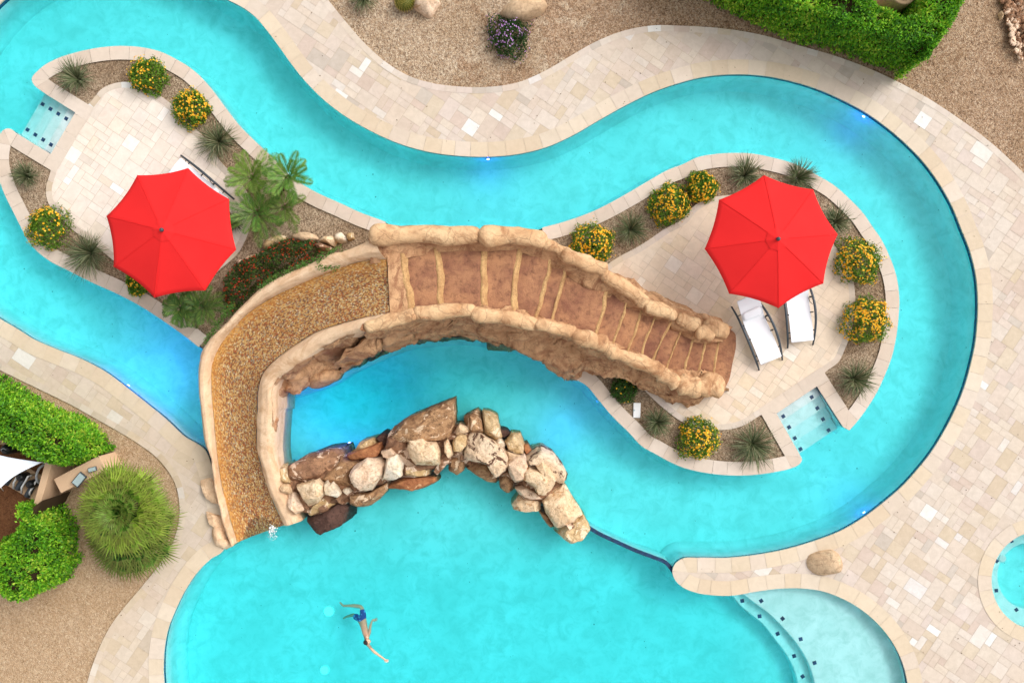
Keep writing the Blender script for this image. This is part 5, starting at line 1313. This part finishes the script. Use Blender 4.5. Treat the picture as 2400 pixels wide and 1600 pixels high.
# ================================================================ EQUIPMENT CORNER (lower left)
mb = MB(); yard = at(0, [(-200,1015),(60,1050),(108,1088),(84,1192),(40,1260),(-20,1290),(-200,1290)])
fill(mb, [yard if area(yard) > 0 else yard[::-1]], -.026)
struct(mb.build('yard_dirt', M['dirt']))
def wall_block(label, a, b, th, z, parts=None):
    A = W(*a, z).to_2d(); B = W(*b, z).to_2d(); m_ = (A + B)/2; d = B - A; rt = thing('stucco_wall', label, 'wall', (m_.x, m_.y, -.05), math.atan2(d.y, d.x), None)
    mb = MB(); mb.box((0, 0, z/2 + .02), d.length, th, z + .06, 0, bev=.02); mb.build('wall', M['stucco'], rt, False)
    mb = MB(); mb.box((0, 0, z + .055), d.length + .03, th + .03, .03, 0, bev=.01); mb.build('cap', M['stucco'], rt); return rt
wall_block('narrow tan stucco wall running between the two left hedges', (114,1086), (83,1196), .16, 1.1)
w2 = wall_block('thick tan stucco wall stub carrying two grey lamps beside the fan palm', (136,1138), (240,1084), .42, .95)
def wall_lamp(label, px, py, z, sx, sy, rot):
    p = W(px, py, z); rt = thing('wall_lamp', label, 'lamp', p, rot); mb = MB(); mb.box((0, 0, .03), sx, sy, .06, 0, bev=.012); mb.build('housing', M['dark_metal'], rt)
    mb = MB(); mb.box((0, 0, .066), sx*.86, sy*.82, .016, 0, bev=.006); mb.build('lens', M['lens_glass'], rt)
wall_lamp('larger grey rectangular lamp on the stucco wall stub', 187, 1123, 1.04, .40, .24, math.radians(50))
wall_lamp('smaller dark grey lamp near the outer end of the stucco wall stub', 218, 1099, 1.04, .24, .13, math.radians(15))
# shade sail
mb = MB(); cor = [W(-90,1030,2.2), W(98,1083,1.7), W(2,1142,1.75), W(-150,1200,2.1)]; n = 12
def sail(u, v):
    p = cor[0].lerp(cor[1], u).lerp(cor[3].lerp(cor[2], u), v); c = sum(cor, Vector())/4
    h = (1 - abs(2*u-1)**2)*.16*(abs(2*v-1)**3) + (1 - abs(2*v-1)**2)*.16*(abs(2*u-1)**3); q = p.lerp(c, h); q.z = p.z - .10*(4*u*(1-u))*(4*v*(1-v)); return q
for i in range(n):
    for j in range(n): mb.add([sail(i/n, j/n), sail(i/n, (j+1)/n), sail((i+1)/n, (j+1)/n), sail((i+1)/n, j/n)])
rt = thing('shade_sail', 'white cloth shade sail stretched over the pool equipment at the left edge', 'shade sail', W(-60,1120,-.03)); localise(mb.build('cloth', M['sail'], rt, True, True), rt)
for k, nm in enumerate(cor):
    if k in (1, 2): continue
    t = MB(); t.tube([(nm.x, nm.y, -.03), (nm.x, nm.y, nm.z + .05)], .04, 10); localise(t.build('post', M['grey_pipe'], rt, True), rt)
t = MB(); t.tube([cor[1], W(114,1087,1.12)], .008, 5); localise(t.build('rope', M['white'], rt), rt)
t = MB(); t.tube([cor[2], W(8,1150,.5)], .008, 5); localise(t.build('rope', M['white'], rt), rt)
# black filter tank with grey handle
p = W(8, 1054, .8); rt = thing('filter_tank', 'round black filter tank with a grey handle next to the shade sail', 'tank', (p.x, p.y, -.03))
mb = MB(); mb.lathe((0, 0, 0), [(.14, 0), (.16, .06), (.16, .62), (.14, .74), (.09, .80), (.03, .82)], 24); mb.build('tank', M['black'], rt, True)
mb = MB(); mb.tube([(-.07, -.03, .80), (-.04, .02, .87), (.03, .05, .87), (.06, .0, .80)], .014, 8); mb.build('handle', M['grey_pipe'], rt, True)
# pumps and plumbing
p = W(50, 1128, .2); rt = thing('pool_pump', 'dark pool pump unit on a pale slab under the shade sail', 'pump', (p.x, p.y, -.03), math.radians(-30))
mb = MB(); mb.box((0, 0, .04), 1.15, .75, .08, 0, bev=.015); mb.build('slab', M['stucco'], rt)
for i, (x, y) in enumerate(((-.36, .15), (0, .18), (.34, .14))):
    mb = MB(); mb.lathe((x, y, .08), [(.10, 0), (.12, .05), (.12, .34), (.10, .40), (.05, .43), (.02, .44)], 18); mb.build('strainer', M['black'], rt, True)
    mb = MB(); mb.tube([(x, y - .05, .2), (x, y - .45, .2)], .085, 14); mb.build('motor', M['dark_metal'], rt, True)
for i in range(4):
    mb = MB(); x = -.42 + i*.27; mb.tube([(x, -.34, .10), (x + .02, -.1, .34), (x + .05, .30, .42), (x + .05, .30, .1)], .028, 8); mb.build('pipe', M['white'], rt, True)
def hose(label, pts, rad, mat, grp):
    P = [W(x, y, z) for x, y, z in pts]; P = resample([v for v in P], 24); o = P[0]; rt = thing('pipe', label, 'pipe', (o.x, o.y, -.03), 0, grp); b = Vector((o.x, o.y, -.03))
    for _ in range(3): P = [P[0]] + [(P[i-1] + P[i]*2 + P[i+1])/4 for i in range(1, 23)] + [P[-1]]
    mb = MB(); mb.tube([q - b for q in P], rad, 10); mb.build('tube', M[mat], rt, True)
    mb = MB(); d = (P[-1] - P[-2]).normalized(); mb.tube([P[-1] - b - d*.03, P[-1] - b + d*.02], rad*1.35, 10); mb.build('fitting', M['white'], rt, True)
hose('curved grey hose left of its pair, bending out from under the shade sail', [(104,1088,.5),(92,1096,.55),(85,1112,.55),(86,1126,.5),(94,1133,.35),(102,1128,.1)], .035, 'grey_pipe', 'grey hoses by the stucco wall')
hose('curved grey hose hugging the narrow stucco wall', [(112,1086,.5),(107,1100,.55),(104,1116,.55),(106,1128,.5),(112,1138,.2)], .032, 'grey_pipe', 'grey hoses by the stucco wall')
hose('short white pipe joining the grey hoses to the stucco wall', [(104,1114,.6),(114,1115,.6),(124,1117,.5)], .03, 'white', None)
# pillar inside the upper right hedge
p = W(2114, -14, 1.1); rt = thing('stucco_pillar', 'pale round stucco pillar inside the upper right hedge', 'pillar', (p.x, p.y, -.03))
mb = MB(); mb.lathe((0, 0, 0), [(.36, 0), (.36, 1.25), (.33, 1.29), (.02, 1.30)], 28); mb.build('shaft', M['stucco'], rt, True)
mb = MB(); mb.lathe((0, 0, 1.30), [(.24, 0), (.24, .03), (.20, .05), (.02, .055)], 28); mb.build('cap', M['stucco'], rt, True)

# rubble heap at the top right edge
r = random.Random(9)
def stone(mb, c, s, seed):
    rr = random.Random(seed); bm = bmesh.new(); bmesh.ops.create_icosphere(bm, subdivisions=2, radius=1)
    vs = []
    for v in bm.verts:
        q = Vector((v.co.x*s*rr.uniform(.98,1.02), v.co.y*s*.75, v.co.z*s*.6)); q += q.normalized()*s*.35*noise.noise(v.co*1.2 + Vector((seed, 0, 0))); vs.append(Vector(c) + Matrix.Rotation(seed*1.7, 3, 'Z') @ q)
    mb.mesh(vs, [[v.index for v in f.verts] for f in bm.faces], (1, 1, 1)); bm.free()
mb = MB()
for k in range(170):
    t = r.random(); x = 2352 + 42*t + r.gauss(0, 16) + (1-t)*8; y = -15 + 130*t + r.gauss(0, 14)
    if x < 2346 + max(0, y)*.25: x = 2346 + max(0, y)*.25 + r.random()*20
    stone(mb, W(x, y, .03 + .10*r.random()), r.uniform(.03, .12), 200 + k*1.3)
o = mb.build('rubble', M['r_brownpale'], None, True); o['kind'] = 'stuff'; tag(o, 'brown rubble of small broken stones at the top right edge', 'rubble')
lone([(2371,88),(2376,82),(2381,86),(2381,97),(2375,101),(2371,96)], -.05, .12, 'r_pink', 'small pale oval stone in front of the rubble', 111, 'pale stones by the rubble')
lone([(2344,28),(2349,24),(2353,30),(2352,44),(2347,46)], -.05, .14, 'r_cream', 'narrow pale stone at the upper left of the rubble', 112, 'pale stones by the rubble')
lone([(2390,124),(2399,120),(2404,130),(2396,136)], -.05, .12, 'r_pink', 'pale stone below the rubble at the right edge', 113, 'pale stones by the rubble')
# leaf litter on deck and pool floor
mb = MB(); r = random.Random(31)
for k in range(900):
    x, y = r.uniform(-15, 15), r.uniform(-10, 10); v = np.array([x]), np.array([y])
    if inside(bank, *v)[0] and not inside(isl, *v)[0]: 
        if r.random() > .55: continue
        z = floor_z(x, y) + .01; s = r.uniform(.008, .022)
    elif inside(isl, *v)[0]: continue
    elif inside(deck, *v)[0]:
        z = .022; s = r.uniform(.008, .026)
    else: continue
    a = r.uniform(0, 6.28); leafq(mb, Vector((x, y, z)), Vector((math.cos(a), math.sin(a), 0)), Vector((0, 0, 1)), s*2, s, mul(r.choice([(.10,.06,.03), (.06,.045,.03), (.16,.10,.04)]), r.uniform(.6, 1.2)))
o = mb.build('leaf_litter', M['petal']); o['kind'] = 'stuff'; tag(o, 'tiny dry leaves scattered over paving and pool floor', 'leaf litter')
# ================================================================ SWIMMER
def pz(p, z): return W(740 + p[0]/7.84, 1380 + p[1]/7.84, z)
def skin_body(name, chains, mat, parent, sub=2):
    """one continuous surface grown over connected joints: chains of (point, radius), later chains start at an existing joint"""
    me = bpy.data.meshes.new(name); vs = []; es = []; rs = []; key = {}
    def vid(p, r):
        k = tuple(round(c, 4) for c in p)
        if k not in key: key[k] = len(vs); vs.append(p); rs.append(r)
        return key[k]
    for ch in chains:
        ids = [vid(p, r) for p, r in ch]; es += [e for e in zip(ids, ids[1:]) if e[0] != e[1]]
    me.from_pydata([tuple(v) for v in vs], es, []); o = bpy.data.objects.new(name, me); COL.objects.link(o)
    sk = o.modifiers.new('skin', 'SKIN'); sk.use_smooth_shade = True; sk.branch_smoothing = .6
    for d, r in zip(me.skin_vertices[0].data, rs): d.radius = r if isinstance(r, tuple) else (r, r)
    me.skin_vertices[0].data[0].use_root = True
    ss = o.modifiers.new('sub', 'SUBSURF'); ss.levels = sub; ss.render_levels = sub
    bpy.context.view_layer.update(); dg = bpy.context.evaluated_depsgraph_get(); m2 = bpy.data.meshes.new_from_object(o.evaluated_get(dg))
    bpy.data.objects.remove(o); m2.materials.clear(); m2.materials.append(mat); m2.polygons.foreach_set('use_smooth', [True]*len(m2.polygons))
    o2 = bpy.data.objects.new(name, m2); COL.objects.link(o2); o2.parent = parent; return o2
SKIN = plain('skin', lin('#d9a98c'), .5, .3, 0, .06, 20)
HAIR = plain('dark_hair', lin('#2c2320'), .6, .3, 0, .3, 60)
m, nt = new_mat('blue_patterned_shorts'); g = N(nt); p = g.geo(); v = g.n('ShaderNodeTexVoronoi', i_Scale=9.0); g.l(p, v.inputs['Vector'])
c = g.ramp(v.outputs['Distance'], [(.35, lin('#5aa0e0')), (.46, lin('#27509a'))]); g.out(g.bsdf(c, .8).outputs[0]); SHORTS = m
pel = pz((845,520), -.33); chest = pz((930,770), -.24); neck = pz((945,868), -.16); head = pz((935,965), -.10)
per = thing('person', 'person swimming in the main pool in blue patterned shorts, one arm reaching forward', 'person', (pel.x, pel.y, pel.z))
o = pel
def q(p, z): return pz(p, z) - o
P0 = Vector((0, 0, 0)); waist = q((878,650), -.29); ch_ = q((930,770), -.25); nk = q((945,872), -.17)
shA = q((985,840), -.19); elA = q((1000,690), -.30); wrA = q((1040,560), -.34)
shB = q((945,1000), -.24); elB = q((1075,1150), -.13); wrB = q((1255,1278), -.08)
hpA = q((880,470), -.38); knA = q((838,318), -.46); mdA = q((700,300), -.52); anA = q((505,305), -.58); toA = q((440,232), -.60)
hpB = q((800,545), -.46); knB = q((690,470), -.74); anB = q((560,505), -.95); toB = q((500,540), -1.0)
def arc(a, b, ra, rb, n=3): return [(a.lerp(b, i/n), ra + (rb - ra)*i/n) for i in range(1, n + 1)]
chains = [[(P0, .125), (waist, .115), (ch_, .130), (nk, .058), (q((938,915), -.13), .055)],
 [(ch_, .130), (shA, .062), *arc(shA, elA, .05, .042), *arc(elA, wrA, .040, .026)],
 [(ch_, .130), (shB, .060), *arc(shB, elB, .05, .042), *arc(elB, wrB, .040, .026)],
 [(P0, .125), (hpA, .095), *arc(hpA, knA, .085, .058), (mdA, .058), *arc(mdA, anA, .050, .034), (toA, .024)],
 [(P0, .125), (hpB, .095), *arc(hpB, knB, .085, .058), *arc(knB, anB, .056, .034), (toB, .024)]]
def hand(wr, d, side, up):
    """palm with four bent fingers and a thumb leaving its side"""
    d = d.normalized(); s = side.normalized(); palm = wr + d*.05; out = [[(wr, .026), (palm, (.036, .018))]]; base = wr + d*.088
    for k, (off, ln) in enumerate(((-.030, .062), (-.010, .074), (.010, .070), (.029, .055))):
        b = base + s*off; m1 = b + d*ln*.5 + s*off*.25 - up*.004; m2 = b + d*ln + s*off*.35 - up*.020
        out.append([(palm, (.036, .018)), (b, .0105), (m1, .0095), (m2, .008)])
    t0 = wr + d*.035 - s*.036; out.append([(palm, (.036, .018)), (t0, .013), (t0 + d*.030 - s*.022, .011), (t0 + d*.058 - s*.026, .0085)])
    return out
hb = (q((1345,1335), -.03) - wrB); chains += hand(wrB, hb, Vector((-hb.y, hb.x, 0)), Vector((0, 0, 1)))
ha = (q((1105,556), -.38) - wrA); chains += hand(wrA, ha, Vector((-ha.y, ha.x, 0)), Vector((0, 0, 1)))
skin_body('body', chains, SKIN, per)
# head: face turned up and to the right of the picture, crown of dark hair to the left
hc = q((945,965), -.105); fx = (Vector((.80, .12, .58))).normalized(); top = (Vector((-.62, -.10, .78)) - fx*Vector((-.62, -.10, .78)).dot(fx)).normalized(); sx = top.cross(fx)
def headmesh(scale=1.0, hair=False):
    bm = bmesh.new(); bmesh.ops.create_uvsphere(bm, u_segments=28, v_segments=20, radius=1); out = []
    for v in bm.verts:
        x, y, z = v.co; a, b, c_ = x*.078, y*.098, z*.118
        if z < 0: a *= 1 + .18*z; b *= 1 + .10*z                     # jaw narrows
        if y > 0: b *= .96
        if not hair:
            if y > .7 and abs(x) < .22 and -.30 < z < .12: b += .024*(1 - abs(x)/.22)*(1 - abs(z + .14)/.3)     # nose
            if y > .6 and .12 < z < .30 and .2 < abs(x) < .55: b -= .008                                        # eye sockets
            if y > .7 and abs(x) < .35 and -.52 < z < -.40: b += .006                                           # lips
        else: a *= 1.06; b *= 1.05; c_ *= 1.06
        out.append(hc + (sx*a + fx*b + top*c_)*scale)
    fs = [[v.index for v in f.verts] for f in bm.faces]; cs = [f.calc_center_median().copy() for f in bm.faces]; bm.free(); return out, fs, cs
vs, fs, cs = headmesh(); mb = MB(); mb.mesh(vs, fs); hd = mb.build('head', SKIN, per, True)
vs, fs, cs = headmesh(hair=True); mb = MB(); mb.mesh(vs, [f for f, c_ in zip(fs, cs) if c_.z > .42 - .1*(c_.y < 0) or c_.y < -.12 and c_.z > -.35]); mb.build('hair', HAIR, hd, True)
for s in (-1, 1):
    mb = MB(); mb.lathe((0, 0, 0), [(.002, -.008), (.011, -.004), (.013, .003), (.007, .009), (.001, .01)], 10); e = mb.build('ear', SKIN, hd, True); e.location = hc + sx*s*.080 + fx*.0 - top*.005; e.scale = (1.3, 1.3, 2.0)
    mb = MB(); mb.lathe((0, 0, 0), [(.001, -.009), (.008, -.004), (.009, .002), (.004, .008), (.001, .009)], 10); e = mb.build('eye', HAIR, hd, True); e.location = hc + sx*s*.031 + fx*.088 + top*.020
mb = MB(); mb.tube([hc + fx*.096 - top*.052 + sx*t*.024 for t in (-1, -.5, 0, .5, 1)], [.002, .004, .005, .004, .002], 6); mb.build('mouth', plain('lips', lin('#b06a5e'), .5), hd, True)
sh_ch = [[(P0, .142), (waist.lerp(P0, .35), .134)], [(P0, .142), (hpA, .114), (hpA.lerp(knA, .82), .098)], [(P0, .142), (hpB, .112), (hpB.lerp(knB, .80), .094)]]
skin_body('shorts', sh_ch, SHORTS, per)

# splash where the slide meets the pool
p = W(637, 1243, WATER); rt = thing('splash', 'small white splash of water under the lip of the slide', 'splash', (p.x, p.y, WATER))
mb = MB(); r = random.Random(4)
for k in range(90):
    t = r.random(); c_ = Vector((r.gauss(0, .06) + .03*t, .12 - .34*t + r.gauss(0, .03), r.uniform(0, .05))); rr = r.uniform(.008, .028)*(1.1 - .6*t)
    mb.lathe(c_, [(.001, -rr*.6), (rr*.8, -rr*.3), (rr, 0), (rr*.7, rr*.4), (.001, rr*.6)], 8)
mb.build('foam', M['white'], rt, True)

# ================================================================ LIGHT, SKY, CAMERA
EL, AZ = math.radians(45), math.radians(32)        # soft overcast daylight from the upper right
w = bpy.data.worlds.new('World'); scene.world = w; w.use_nodes = True; nt = w.node_tree; nt.nodes.clear(); g = N(nt)
sky = g.n('ShaderNodeTexSky', sky_type='NISHITA'); sky.sun_disc = False; sky.sun_elevation = EL; sky.sun_rotation = math.radians(90) - AZ
sky.air_density = 1.0; sky.dust_density = 4.0; sky.ozone_density = 1.0
hs = g.n('ShaderNodeHueSaturation', i_Saturation=0.14); g.l(sky.outputs[0], hs.inputs['Color'])
bg = g.n('ShaderNodeBackground', i_Strength=0.15); g.l(hs.outputs[0], bg.inputs[0]); o_ = g.n('ShaderNodeOutputWorld'); g.l(bg.outputs[0], o_.inputs[0])
L = bpy.data.lights.new('sun', 'SUN'); L.energy = 0.5; L.angle = math.radians(30); L.color = (1.0, .965, .92)
so = bpy.data.objects.new('sun', L); COL.objects.link(so)
dv = Vector((math.cos(EL)*math.cos(AZ), math.cos(EL)*math.sin(AZ), math.sin(EL))); so.rotation_euler = dv.to_track_quat('Z', 'Y').to_euler(); so.location = dv*40
cam = bpy.data.cameras.new('camera'); co = bpy.data.objects.new('camera', cam); COL.objects.link(co)
cam.sensor_width = 36; cam.lens = 36 * H / (2400 / S); cam.clip_end = 1000; co.location = (0, 0, H); co.rotation_euler = (0, 0, 0); scene.camera = co
scene.view_settings.view_transform = 'Standard'; scene.view_settings.look = 'None'; scene.view_settings.gamma = 1; scene.view_settings.use_curve_mapping = False
scene.view_settings.exposure = EXPOSURE = 0.79
scene.render.engine = 'CYCLES'; scene.cycles.max_bounces = 10; scene.cycles.transparent_max_bounces = 16; scene.cycles.volume_bounces = 0
